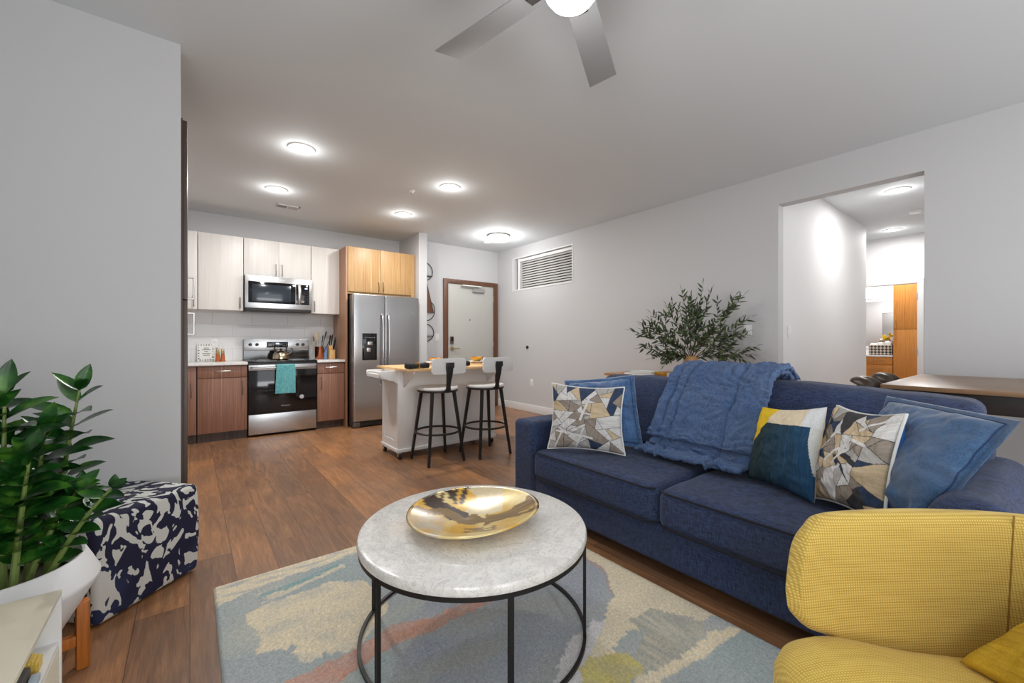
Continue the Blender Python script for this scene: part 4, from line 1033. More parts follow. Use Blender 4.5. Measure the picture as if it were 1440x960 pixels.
# throw blanket
def prof(s_, lift):   # arc parameter 0..1 -> (x, z)
    pts = [(2.68, .80), (2.655, .90), (2.60, .945), (2.52, .955), (2.455, .925), (2.415, .85), (2.36, .74), (2.31, .62), (2.285, .54), (2.26, .495), (2.20, .478), (2.15, .475)]
    f = s_ * (len(pts) - 1); i = min(len(pts) - 2, int(f)); f -= i
    q0 = pts[max(0, i - 1)]; q1 = pts[i]; q2 = pts[i + 1]; q3 = pts[min(len(pts) - 1, i + 2)]
    def cr(k): return .5 * ((2 * q1[k]) + (-q0[k] + q2[k]) * f + (2 * q0[k] - 5 * q1[k] + 4 * q2[k] - q3[k]) * f * f + (-q0[k] + 3 * q1[k] - 3 * q2[k] + q3[k]) * f ** 3)
    x, z = cr(0), cr(1); return x, z
def blanket(s0, s1, off, yA, yB, nm, seed, parent):
    NU, NV = 150, 110; th = .014
    def surf(u, v, side):
        s_ = s0 + (s1 - s0) * u
        y = (yA[0] * (1 - s_) + yA[1] * s_) * (1 - v) + (yB[0] * (1 - s_) + yB[1] * s_) * v
        e = 1e-3; x, z = prof(s_, 0); x2, z2 = prof(min(1, s_ + e), 0); x1, z1 = prof(max(0, s_ - e), 0)
        tx, tz = x2 - x1, z2 - z1; L = math.hypot(tx, tz) or 1; nx, nz_ = -tz / L, tx / L
        if nx > 0 and s_ > .35 or nz_ < 0 and s_ <= .35: nx, nz_ = -nx, -nz_
        wave = .010 * nz(u * 5 + seed, v * 4) + .030 * abs(nz(u * 19 + .9 * nz(u * 3, v * 6), v * 8, seed)) + .016 * abs(nz(u * 9, v * 22, seed)) + .005 * nz(u * 40, v * 40, seed)
        for vv in (.12, .22, .72): wave -= .018 * math.exp(-((v - vv - .02 * nz(u * 4, vv * 9)) / .014) ** 2)
        edge = min(1, min(u, 1 - u, ) / .04) * min(1, min(v, 1 - v) / .04); edge = math.sqrt(max(0, edge * (2 - edge)))
        o = off + wave * .9 + side * th * edge
        jy = .012 * nz(s_ * 14, v * 2, seed)
        return Vector((x + nx * (o + .012), y + jy, z + nz_ * (o + .012)))
    mb = MB()
    mb.grid(lambda u, v: surf(u, v, 1), NU, NV); mb.grid(lambda u, v: surf(u, v, -1), NU, NV, flip=True)
    bmesh.ops.remove_doubles(mb.bm, verts=mb.bm.verts, dist=2e-4)
    return mb.build(nm, M['throw'], parent, angle=180)
t = thing('throw_blanket', 'blue ruched fleece blanket draped over the back of the sofa', 'blanket', (2.4, 1.2, .46))
blanket(0.12, 1.0, .006, (1.40, 1.56), (.85, .945), 'under_layer', 2.0, t)
blanket(0.10, .70, .034, (1.39, 1.585), (.84, .925), 'upper_layer', 9.0, t)

# ------------------------------------------------------------------ rug
def pip(x, y, poly):
    c = False; n = len(poly); j = n - 1
    for i in range(n):
        if ((poly[i][1] > y) != (poly[j][1] > y)) and (x < (poly[j][0] - poly[i][0]) * (y - poly[i][1]) / (poly[j][1] - poly[i][1]) + poly[i][0]): c = not c
        j = i
    return c
RB = rgb(186, 191, 194)[:3]; RBD = rgb(170, 178, 190)[:3]; RC = rgb(246, 232, 202)[:3]; RS = rgb(216, 168, 148)[:3]; RT = rgb(140, 184, 182)[:3]; RG = rgb(184, 184, 174)[:3]; RY = rgb(222, 208, 134)[:3]; RW = rgb(232, 228, 228)[:3]; RTL = rgb(176, 190, 190)[:3]
def mixc(a, b_, f): f = max(0, min(1, f)); return tuple(a[i] * (1 - f) + b_[i] * f for i in range(3))
circ = [(.64, 1.56), (.88, 1.70), (1.18, 1.80), (1.45, 1.74), (1.62, 1.58), (1.62, 1.35), (1.48, 1.18), (1.26, 1.08), (1.05, 1.0), (.93, .9), (.80, .5), (.5, .6), (.45, 1.2)]
def rugcol(co):
    x, y = co.x, co.y
    n1 = nz(x * 6, y * 6, 1) * .07; n2 = nz(x * 6, y * 6, 9) * .07
    m1 = nz(x * 45, y * 45, 2) * .018; m2 = nz(x * 45, y * 45, 5) * .018
    X, Y = x + n1 + m1, y + n2 + m2; X2, Y2 = x + n1 * .35 + m1, y + n2 * .35 + m2
    c = mixc(RB, RC, .5 * (nz(x * 2.2, y * 5.5, 3) + .12) * 2)
    c = mixc(c, RTL, .5 + nz(x * 3, y * 3, 7))
    if pip(X, Y2, [(.10, 2.33), (.10, 2.20), (.30, 2.255), (.62, 2.27), (1.2, 2.25), (1.8, 2.2), (1.8, 2.5), (.1, 2.45)]): c = mixc(RC, RB, .15 + nz(x * 9, y * 40))
    if pip(X, Y, [(.22, 2.16), (.28, 2.10), (.60, 2.15), (.58, 2.19)]): c = mixc(RC, RB, .3)
    if pip(X2, Y2, [(.24, 2.135), (.40, 2.15), (.58, 2.20), (.60, 2.235), (.42, 2.20), (.25, 2.16)]): c = mixc(RT, RB, .3 + nz(x * 20, y * 60))
    if pip(X, Y, [(.19, 2.04), (.27, 2.09), (.44, 2.05), (.62, 2.03), (.70, 1.9), (.62, 1.72), (.5, 1.60), (.36, 1.62), (.22, 1.76)]): c = mixc(RC, RB, .1 + .5 * nz(x * 12, y * 12))
    if pip(X2, Y2, [(1.35, 2.2), (1.85, 2.2), (1.85, .80), (1.55, .9), (1.36, 1.02), (1.1, .93), (.9, .5), (1.3, 1.5)]): c = mixc(RC, RG, .06 + .3 * nz(x * 5, y * 9))
    if pip(X2, Y2, circ):
        c = mixc(RBD, RB, .45 + .8 * nz(x * 5, y * 5, 4)); c = mixc(c, RG, .4 * (nz(x * 3, y * 8, 8) + .2) * 2)
    else:
        # thin reddish rim of the circle
        if pip(x + n1 * .35 + m1 - .022, y + n2 * .35 + m2 - .01, circ) and x > 1.2: c = mixc(RS, RBD, .45)
    if pip(X2, Y2, [(.10, 1.55), (.10, 1.42), (.34, 1.45), (.46, 1.475), (.66, 1.50), (.90, 1.49), (1.08, 1.49), (1.14, 1.545), (.98, 1.56), (.82, 1.565), (.64, 1.60), (.42, 1.575), (.28, 1.56)]): c = mixc(RS, RB, .12 + .35 * nz(x * 14, y * 14))
    if pip(X2, Y2, [(.93, .98), (1.02, 1.06), (1.14, 1.12), (1.30, 1.15), (1.32, 1.10), (1.18, 1.04), (1.06, .96), (.99, .86)]): c = mixc(RW, RB, .1)
    if pip(X2, Y2, [(1.06, .99), (1.14, 1.01), (1.27, .955), (1.25, .87), (1.16, .86), (1.02, .90)]): c = mixc(RY, RG, .15 + .5 * nz(x * 16, y * 16))
    if pip(X2, Y2, [(1.40, 1.06), (1.56, 1.05), (1.66, .86), (1.45, .80), (1.33, .80), (1.25, .86), (1.27, .93), (1.40, .97)]): c = mixc(RG, RC, .18 + .5 * nz(x * 50, y * 8))
    if pip(X2, Y2, [(1.1, .82), (1.20, .86), (1.42, .80), (1.60, .825), (1.73, .76), (1.73, .73), (1.58, .77), (1.40, .76), (1.2, .80)]): c = RC
    if pip(X2, Y2, [(1.24, .76), (1.40, .755), (1.58, .765), (1.8, .72), (1.8, .3), (1.3, .3)]): c = mixc(RTL, RB, .3 + nz(x * 6, y * 6))
    if y < .5: c = mixc(c, RC, .5 * nz(x * 2, y * 2) + .3)
    k = .92 + .22 * nz(x * 90, y * 90, 6); return tuple(min(1, q * k) for q in c)
mb = MB(); NX, NY = 210, 320; x0r, x1r, y0r, y1r = .085, 1.735, -.15, 2.37
def rg(u, v):
    e = min(u * (x1r - x0r), (1 - u) * (x1r - x0r), v * (y1r - y0r), (1 - v) * (y1r - y0r)); e = min(1, e / .008)
    return Vector((x0r + u * (x1r - x0r), y0r + v * (y1r - y0r), .002 + .011 * math.sqrt(e) + .0012 * nz(u * 160, v * 240)))
mb.grid(rg, NX, NY)
rug = mb.build('area_rug', M['rug'], None, angle=180, colfn=rugcol)
tag(rug, 'abstract painted wool rug in blue grey, cream and salmon', 'rug')

# ------------------------------------------------------------------ coffee table + bowl
CX, CY, TZ, TR_ = .905, 1.415, .424, .445
t = thing('coffee_table', 'round white marble coffee table on black metal ring base', 'coffee table', (CX, CY, 0.013))
mb = MB(); mb.lathe([(0, TZ), (TR_ - .012, TZ), (TR_ - .004, TZ - .003), (TR_, TZ - .011), (TR_, TZ - .024), (TR_ - .003, TZ - .032), (0, TZ - .032)], (CX, CY, 0), 96); mb.build('marble_top', M['marble'], t)
mb = MB(); mb.lathe([(TR_ - .03, TZ - .0325), (TR_ - .006, TZ - .0325), (TR_ - .004, TZ - .034), (TR_ - .004, TZ - .049), (TR_ - .03, TZ - .049), (TR_ - .03, TZ - .0325)], (CX, CY, 0), 96); mb.build('top_ring', M['iron'], t)
mb = MB(); mb.lathe([(TR_ - .014, .014), (TR_ - .002, .014), (TR_ - .002, .026), (TR_ - .014, .026), (TR_ - .014, .014)], (CX, CY, 0), 96); mb.build('base_ring', M['iron'], t)
for a in (12, 72, 132, 192, 252, 312):
    Mx = Matrix.Translation((CX, CY, 0)) @ Matrix.Rotation(R_(a), 4, 'Z')
    mb = MB(); mb.box(TR_ - .015, TR_ - .003, -.0075, .0075, .02, TZ - .04, b=.001, M=Mx); mb.build('leg', M['iron'], t)
GD = rgb(222, 172, 54)[:3]; GL = rgb(236, 214, 150)[:3]; BR = rgb(62, 44, 34)[:3]; CRB = rgb(214, 200, 176)[:3]
BX, BY = .905, 1.43
def bowlcol(co):
    x, y = co.x - BX, co.y - BY
    # image-aligned design axes of the bowl itself (its own pattern)
    r_, f_ = x * .79 - y * .61, x * .61 + y * .79
    n_ = nz(r_ * 9, f_ * 9, 2) * .06
    c = mixc(GD, GL, .5 + 1.6 * nz(r_ * 10, f_ * 6, 3))
    if r_ < -.10 and f_ < .08 + r_ * .2: c = mixc(CRB, GD, .35 + nz(r_ * 14, f_ * 14))
    if -.02 + n_ < r_ < .12 and f_ > .04: c = mixc(CRB, GL, .35)
    if abs(f_ - (.14 - .9 * (r_ + .20)) + n_) < .055 and r_ < -.02 and f_ > -.02: c = BR
    if f_ > .12 and -.16 < r_ < -.04 and nz(r_ * 45, f_ * 10, 6) > -.05: c = BR
    if abs(f_ + .01 + n_ * 1.2 + .05 * math.sin(r_ * 9)) < .021: c = mixc(BR, GD, .25)
    if r_ > .05 and abs(f_ - .55 * (r_ - .12) + .01 + n_) < .062 + .02 * nz(r_ * 9, f_ * 40): c = mixc(BR, GD, .15 + .6 * abs(nz(f_ * 60, r_ * 5)))
    if abs(f_ + .135) < .035 and -.02 < r_ < .10 and nz(r_ * 20, f_ * 50, 3) > -.15: c = mixc(BR, GD, .3)
    return c
mb = MB()
def bw(u, v):
    a = 2 * math.pi * u; wob = 1 + .025 * math.cos(3 * a + 1.1) + .018 * math.cos(2 * a + .4)
    if v < .5: s_ = v / .5; r = .262 * s_; z = .006 + .042 * s_ ** 2.3; r *= 1 + (wob - 1) * s_
    else: s_ = (1 - v) / .5; r = .266 * (s_ * .82 + .18 * s_ ** 2); z = .052 * s_ ** 2.0; r = .262 * s_ * (1 + (wob - 1) * s_) + .001; z = .0005 + .0405 * s_ ** 2.3
    tilt = .010 * (math.cos(a - 5.6)) * (r / .26)
    rr = max(r, .0006)
    return Vector((BX + rr * math.cos(a), BY + rr * math.sin(a), TZ + .0008 + z + (tilt if r > .12 else tilt * (r / .12))+ .010 * min(1, r / .26)))
mb.grid(bw, 110, 64, close_u=True)
bmesh.ops.remove_doubles(mb.bm, verts=mb.bm.verts, dist=1e-4)
tag(mb.build('decorative_bowl', M['bowl'], None, angle=180, colfn=bowlcol), 'wide gold and dark brown marbled bowl on the marble table', 'bowl')

# ------------------------------------------------------------------ ottoman
t_ = .335
oc = Vector((-.298, 2.326, 0)); d1 = (Vector((.034, 2.633, 0)) - oc); ang = math.atan2(d1.y, d1.x); L = d1.length
mb = MB()
def of(p, h):
    p = p.copy(); p.x += .008 * (p.x / h.x) * (1 - (p.z / h.z) ** 2); p.y += .008 * (p.y / h.y) * (1 - (p.z / h.z) ** 2)
    if p.z > 0: p.z += .006 * (1 - (p.x / h.x) ** 2) * (1 - (p.y / h.y) ** 2)
    return p
W_ = .43
mb.soft(0, L, 0, W_ - .02, .006, .435, .022, 14, of)
rot = Matrix.Translation(oc) @ Matrix.Rotation(ang, 4, 'Z')
mb.bm.transform(rot)
tag(mb.build('ottoman', M['ottoman'], None, angle=180), 'navy and white floral cube ottoman against the grey wall', 'ottoman')

# ------------------------------------------------------------------ plants
def leaf_blade(mb, p, d_, up, L, W, droop=.15, cup=.25, seg=7):
    d_ = d_.normalized(); side = d_.cross(up).normalized(); nn = side.cross(d_).normalized()
    rows = []
    for i in range(seg + 1):
        s_ = i / seg; wdt = W * (math.sin(math.pi * min(1, s_ ** .75)) ** .8 if 0 < s_ < 1 else 0) + .0008
        c = p + d_ * (L * s_) - Vector((0, 0, 1)) * (droop * L * s_ * s_)
        rows.append((mb.bm.verts.new(c - side * wdt / 2 + nn * wdt * cup), mb.bm.verts.new(c), mb.bm.verts.new(c + side * wdt / 2 + nn * wdt * cup)))
    for i in range(seg):
        a, b_ = rows[i], rows[i + 1]
        mb.bm.faces.new((a[0], a[1], b_[1], b_[0])); mb.bm.faces.new((a[1], a[2], b_[2], b_[1]))
PX, PY = -.48, 2.05
t = thing('plant_stand', 'honey-coloured wooden stand holding the white plant pot', 'plant stand', (PX, PY, 0))
la = math.atan2(2.098 - PY, -.294 - PX)
for k in range(4):
    Mx = Matrix.Translation((PX, PY, 0)) @ Matrix.Rotation(la + k * math.pi / 2, 4, 'Z')
    mb = MB(); mb.box(.168, .203, -.019, .019, 0, .235, b=.006, M=Mx); mb.build('leg', M['teak'], t)
for k in range(2):
    Mx = Matrix.Translation((PX, PY, 0)) @ Matrix.Rotation(la + k * math.pi / 2, 4, 'Z')
    mb = MB(); mb.box(-.168, .168, -.014, .014, .085 + .0 * k, .122, b=.003, M=Mx); mb.build('crossbar', M['teak'], t)
t = thing('potted_plant', 'glossy green leafy plant in a faceted white pot', 'plant', (PX, PY, .123))
mb = MB(); mb.lathe([(0, .124), (.10, .124), (.112, .13), (.228, .335), (.231, .345), (.229, .352), (.196, .425), (.192, .428), (.184, .426), (.182, .415), (.21, .35), (.20, .32), (.19, .30)], (PX, PY, 0), 64); mb.build('pot', M['ceramic'], t)
mb = MB(); mb.lathe([(0, .355), (.12, .352), (.205, .345)], (PX, PY, 0), 32); mb.build('soil', M['soil'], t)
mb = MB(); mb.lathe([(.170, .385), (.176, .392), (.18, .385), (.18, .36), (.170, .36), (.170, .385)], (PX, PY, 0), 48); mb.build('inner_liner', M['ceramic'], t)
rnd = random.Random(5)
Rv = Vector((.7907, -.6122, 0)); Fv = Vector((.6122, .7907, 0))
def zz(base_, tip, n, L, W, curve=.0, seed=0):
    rnd = random.Random(seed)
    b0 = Vector((PX, PY, .36)) + Rv * base_[0] + Fv * base_[1]; b1 = Vector((PX, PY, 0)) + Rv * tip[0] + Fv * tip[1] + Vector((0, 0, tip[2]))
    mid = (b0 + b1) / 2 + Vector((0, 0, .06)) - (b1 - b0) * .08
    pts = [((1 - s_) ** 2) * b0 + 2 * s_ * (1 - s_) * mid + s_ * s_ * b1 for s_ in [i / 14 for i in range(15)]]
    mb = MB(); mb.tube(pts, [.0115 * (1 - .68 * i / 14) for i in range(15)], 8); mb.build('stem', M['zstem'], t)
    lf = MB()
    for i in range(n):
        s_ = .22 + .78 * i / (n - 1); k = min(13, int(s_ * 14)); f = s_ * 14 - k
        p = pts[k] * (1 - f) + pts[k + 1] * f; tan = (pts[k + 1] - pts[k]).normalized()
        sc_ = (.7 + .45 * math.sin(math.pi * min(1, s_ * .9))) * (1 if s_ < .93 else .75)
        pl = Vector((rnd.uniform(-.25, .25), rnd.uniform(-.25, .25), 0))
        for sg in (-1, 1):
            side = (Rv * sg * .95 + Fv * (-.35 if i % 2 else .25)).normalized()
            d_ = (side * .9 + tan * (.42 + .5 * (s_ > .9)) + pl).normalized()
            leaf_blade(lf, p, d_, (tan + Vector((rnd.uniform(-.3, .3), -.5, .2))).normalized(), L * sc_ * rnd.uniform(.85, 1.12), W * sc_, droop=rnd.uniform(.0, .22), cup=rnd.uniform(.1, .3))
    leaf_blade(lf, pts[-1], (pts[-1] - pts[-3]).normalized() + Vector((.1, 0, 0)), Vector((0, -1, .2)), L * .8, W * .7)
    lf.build('foliage', M['leaf'], t, angle=180)
zz((.045, -.03), (.065, -.04, .985), 13, .165, .066, seed=1)
zz((.10, -.05), (.155, -.05, .80), 11, .125, .058, seed=2)
zz((.12, .02), (.33, .03, .672), 7, .075, .046, seed=3)
zz((.06, .08), (.13, .12, .98), 12, .14, .058, seed=4)
zz((-.02, .02), (-.05, -.02, .99), 13, .155, .064, seed=5)
zz((-.06, -.08), (-.08, -.12, .80), 12, .14, .06, seed=6)
zz((.0, -.10), (.03, -.16, .70), 10, .125, .056, seed=7)
zz((.08, .0), (.19, .06, .66), 9, .11, .052, seed=8)
zz((.03, .05), (.10, .04, .86), 12, .14, .056, seed=9)
zz((-.08, .0), (-.13, -.05, .90), 12, .15, .06, seed=10)

# white media console at the lower left
t = thing('media_console', 'low cream-white media console at the lower left corner', 'cabinet', (-.55, 1.1, 0))
KX, KY = -.286, 1.71
B('top', M['cream'], t, (-.80, KX, .2, KY, .438, .45), b=.001)
B('side_panel', M['white'], t, (-.80, KX, KY - .014, KY, .0, .438), b=.001); B('side_panel', M['white'], t, (-.80, KX, .2, .214, .0, .438), b=.001)
B('shelf', M['white'], t, (-.795, KX - .004, .214, KY - .014, .30, .312))
B('back_panel', M['white'], t, (-.80, -.79, .214, KY - .014, .012, .438))
B('divider', M['white'], t, (-.79, -.43, 1.63, 1.638, .312, .438))
for i in range(3):
    y1_ = KY - .016 - i * .49
    dd = B('door', M['cream'], t, (KX - .018, KX - .003, y1_ - .484, y1_, .03, .298), b=.001)
B('bottom', M['white'], t, (-.80, KX - .02, .214, KY - .014, .012, .03))
tag(B('storage_box', M['boxdark'], None, (-.40, -.312, 1.38, 1.548, .313, .345), b=.004), 'dark grey box on the console shelf', 'box')
tag(B('game_case', M['boxblue'], None, (-.309, -.293, 1.37, 1.535, .313, .330), b=.002), 'thin pale blue case at the front of the console shelf', 'case')
mb = MB()
for k in range(5): mb.soft(-.375 + .011 * k, -.345 + .011 * k, 1.565 - .003 * k, 1.60, .313, .345 + .006 * (k % 2), .006, 2)
tag(mb.build('ornament', M['mustardseat']), 'small yellow ornament behind the dark box on the console shelf', 'ornament')

# ------------------------------------------------------------------ armchair (rests on the rug edge, faces image-left)
AC = Rv * 1.0 + Fv * .70
t = thing('armchair', 'mustard yellow winged armchair at the lower right corner', 'armchair', (AC.x, AC.y, 0), -YAW)
def wp(a, dp, z): return Rv * a + Fv * dp + Vector((0, 0, z))
# sections: (a_bottom, dp_bottom, z_bottom), (a_top, dp_top, z_top), half thickness
S = [((.680, 1.000, .505), (.679, 1.004, .530), .012), ((.690, 1.005, .482), (.687, 1.018, .575), .019), ((.718, 1.01, .455), (.712, 1.035, .655), .023), ((.765, 1.015, .435), (.750, 1.05, .693), .024), ((.80, 1.02, .405), (.780, 1.055, .712), .026),
     ((.87, 1.025, .36), (.86, 1.06, .719), .028), ((1.0, 1.03, .30), (1.0, 1.065, .722), .03), ((1.12, 1.03, .28), (1.15, 1.065, .719), .03), ((1.19, 1.015, .28), (1.27, 1.055, .715), .032), ((1.235, .97, .28), (1.36, 1.01, .72), .034), ((1.26, .90, .28), (1.41, .93, .74), .035),
     ((1.27, .80, .28), (1.43, .81, .76), .036), ((1.27, .70, .28), (1.44, .70, .77), .036), ((1.27, .60, .28), (1.43, .59, .76), .036), ((1.26, .50, .28), (1.41, .47, .74), .035), ((1.235, .43, .28), (1.36, .39, .72), .034), ((1.19, .385, .28), (1.27, .345, .715), .032), ((1.12, .37, .28), (1.15, .335, .719), .03),
     ((1.0, .37, .30), (1.0, .335, .722), .03), ((.87, .375, .36), (.86, .34, .719), .028), ((.80, .38, .405), (.78, .345, .712), .026), ((.765, .385, .435), (.75, .35, .693), .024), ((.718, .39, .455), (.712, .365, .655), .023), ((.690, .395, .482), (.687, .382, .575), .019), ((.680, .40, .505), (.679, .396, .53), .012)]
mb = MB(); rings = []
def catm(arr, f):
    i = min(len(arr) - 2, int(f)); f -= i
    q = [Vector(arr[max(0, min(len(arr) - 1, i + k))]) for k in (-1, 0, 1, 2)]
    return .5 * ((2 * q[1]) + (-q[0] + q[2]) * f + (2 * q[0] - 5 * q[1] + 4 * q[2] - q[3]) * f * f + (-q[0] + 3 * q[1] - 3 * q[2] + q[3]) * f ** 3)
bots = [wp(*s_[0]) for s_ in S]; tops = [wp(*s_[1]) for s_ in S]; ths = [(s_[2], 0, 0) for s_ in S]
NS = 120
for i in range(NS + 1):
    f = (len(S) - 1) * i / NS
    b0, t0, th = catm(bots, f), catm(tops, f), catm(ths, f)[0]
    b1, t1 = catm(bots, min(len(S) - 1, f + .05)), catm(tops, min(len(S) - 1, f + .05)); b2, t2 = catm(bots, max(0, f - .05)), catm(tops, max(0, f - .05))
    tan = ((b1 + t1) - (b2 + t2)).normalized(); up = (t0 - b0); ul = up.length; upn = up.normalized(); nrm = tan.cross(upn).normalized()
    ring = []; e = min(th, ul * .5); K = 10
    for k in range(K + 1):  # top cap
        a = math.pi * k / K; ring.append(t0 - upn * e + nrm * math.cos(a) * th + upn * math.sin(a) * e)
    for k in range(1, 8): ring.append((t0 - upn * e) * (1 - k / 8) + (b0 + upn * e) * (k / 8) - nrm * th)
    for k in range(K + 1):
        a = math.pi + math.pi * k / K; ring.append(b0 + upn * e + nrm * math.cos(a) * th + upn * math.sin(a) * e)
    for k in range(1, 8): ring.append((b0 + upn * e) * (1 - k / 8) + (t0 - upn * e) * (k / 8) + nrm * th)
    rings.append([mb.bm.verts.new(p) for p in ring])
for i in range(NS):
    A, Bb = rings[i], rings[i + 1]; n = len(A)
    for k in range(n): mb.bm.faces.new((A[k], A[(k + 1) % n], Bb[(k + 1) % n], Bb[k]))
mb.bm.faces.new(rings[0][::-1]); mb.bm.faces.new(rings[-1])
mb.build('wing_shell', M['mustard'], t, angle=60)
# back seams
for (i0) in (7.85, 16.15):
    b0, t0 = catm(bots, i0), catm(tops, i0); tn = (catm(bots, i0 + .2) - catm(bots, i0 - .2)).normalized(); nrm = tn.cross((t0 - b0).normalized()).normalized(); inn = (wp(1.0, .7, 0) - Vector((b0.x, b0.y, 0)))
    if nrm.dot(inn) < 0: nrm = -nrm
    q = MB(); q.tube([b0 * (1 - k / 12) + t0 * (k / 12) + nrm * (.0325) for k in range(2, 13)], .002, 6); q.build('seam', M['seam'], t)
# seat
out = [(.580, .62), (.572, .80), (.582, .90), (.612, .975), (.675, 1.015), (.75, 1.020), (.90, 1.0), (1.22, .985), (1.24, .70), (1.22, .43), (.90, .40), (.74, .395), (.66, .41), (.61, .46), (.592, .53)]
def outp(f):
    f = f % 1 * len(out); i = int(f); f -= i; q = [Vector((*out[(i + k) % len(out)], 0)) for k in (-1, 0, 1, 2)]
    return .5 * ((2 * q[1]) + (-q[0] + q[2]) * f + (2 * q[0] - 5 * q[1] + 4 * q[2] - q[3]) * f * f + (-q[0] + 3 * q[1] - 3 * q[2] + q[3]) * f ** 3)
sc0 = Vector((.92, .70, 0))
mb = MB(); prof_s = [(0.0, .475), (.3, .474), (.55, .470), (.78, .463), (.90, .450), (.965, .430), (.995, .398), (1.0, .36), (.985, .305), (.94, .285), (.8, .28), (0, .28)]
rings = []
for (s_, z) in prof_s:
    rings.append([mb.bm.verts.new(wp(*( (sc0 + (outp(k / 96) - sc0) * max(s_, .002)).xy), z)) for k in range(96)])
for rg_ in rings:
    for v in rg_:
        a_ = v.co.dot(Rv)
        if a_ > .75: v.co.z -= .17 * (a_ - .75) * (a_ - .75) / (a_ - .75 + .06) * (1 if v.co.z > .33 else .2)
for i in range(len(rings) - 1):
    for k in range(96): mb.bm.faces.new((rings[i][k], rings[i][(k + 1) % 96], rings[i + 1][(k + 1) % 96], rings[i + 1][k]))
mb.build('seat_cushion', M['mustardseat'], t, angle=180)
mb = MB(); mb.prism([(a, d_) for (a, d_) in ((.68, .47), (.68, .93), (1.22, .95), (1.22, .45))], .24, .282); mb.bm.transform(Matrix(((Rv.x, Fv.x, 0, 0), (Rv.y, Fv.y, 0, 0), (0, 0, 1, 0), (0, 0, 0, 1)))); mb.build('seat_frame', M['mustardseat'], t)
for (a, d_) in ((.70, .49), (.70, .91), (1.2, .91), (1.2, .49)):
    mb = MB(); mb.cyl(wp(a, d_, .245), wp(a + (a - .95) * .12, d_ + (d_ - .7) * .12, .0135 if (a < 1 or d_ > .7) else .001), .018, .011, n=16); mb.build('leg', M['teak'], t)
YW = rgb(222, 186, 52)[:3]
def p6(u, v):
    s_ = .92 + .25 * nz(u * 6, v * 90, 2)
    if v < .23 and u < .5: return CR2
    if v < .62 and u > .42 and v > .2 and u < .8: return tuple(q * s_ for q in rgb(30, 84, 120)[:3])
    if u + v * .2 > .18: return tuple(q * s_ for q in rgb(206, 168, 44)[:3])
    return tuple(q * s_ for q in YW)
pillow('throw_pillow', 'yellow block pillow with cream corner on the mustard armchair', 'pillow', wp(1.355, .90, .69), wp(1.33, .50, .71), wp(1.05, .50, .445), wp(1.00, .93, .435), .07, M['print'], p6, back=YW, N=120, seed=21, pinch=.03)

# ------------------------------------------------------------------ console table behind the sofa, books, olive plant
t = thing('console_table', 'honey wood side table against the right wall behind the sofa', 'side table', (4.07, 2.55, 0))
B('top', M['consolewood'], t, (3.80, 4.37, 1.95, 3.16, .76, .785), b=.003)
B('apron', M['consolewood'], t, (3.84, 4.34, 2.0, 3.11, .69, .76))
for (x, y) in ((3.86, 2.02), (3.86, 3.09), (4.32, 2.02), (4.32, 3.09)):
    B('leg', M['consolewood'], t, (x - .02, x + .02, y - .02, y + .02, 0, .69), b=.002)
def book(x0, x1, y0, y1, z, h_, mat, label):
    b_ = thing('book', label, 'book', ((x0 + x1) / 2, (y0 + y1) / 2, z), group='books on the side table')
    B('pages', M['paper'], b_, (x0 + .004, x1 - .003, y0 + .003, y1 - .003, z + .003, z + h_ - .003))
    B('cover', mat, b_, (x0, x1, y0, y1, z, z + .003), (x0, x1, y0, y1, z + h_ - .003, z + h_), (x0, x0 + .003, y0, y1, z, z + h_), b=.0008)
book(3.83, 4.10, 2.54, 2.90, .7855, .022, M['liner'], 'white book at the bottom of the stack on the side table')
book(3.84, 4.08, 2.56, 2.83, .808, .020, M['paper'], 'pale book on top of the stack on the side table')
book(3.83, 4.05, 2.38, 2.52, .7855, .05, M['gold'], 'gold-covered book beside the white ones on the side table')
VX, VY = 4.08, 2.26
t = thing('olive_plant', 'olive branch plant in a tan woven vase behind the sofa', 'plant', (VX, VY, .786))
mb = MB(); mb.lathe([(0, .787), (.06, .787), (.085, .83), (.09, .90), (.07, .97), (.055, .99), (.06, 1.005), (.052, 1.005), (.05, .98), (0, .97)], (VX, VY, 0), 32); mb.build('vase', M['rattan'], t)
rnd = random.Random(12)
tips = [(-.62, .0, 1.26), (-.50, .02, 1.33), (-.40, .05, 1.44), (-.24, .05, 1.52), (-.10, 0, 1.68), (.02, .05, 1.62), (.12, -.02, 1.74), (.22, .0, 1.68), (.30, -.15, 1.48), (.42, -.3, 1.60), (.48, -.30, 1.38), (.44, -.3, 1.24), (.50, -.32, 1.02), (-.54, -.05, 1.08), (-.42, -.05, .98), (-.25, -.08, .98), (.05, -.06, 1.38), (-.12, -.08, 1.28), (.15, -.08, 1.20), (.28, -.18, 1.00), (-.30, 0, 1.18), (.36, -.25, 1.12)]
tw_ = MB(); lf = MB()
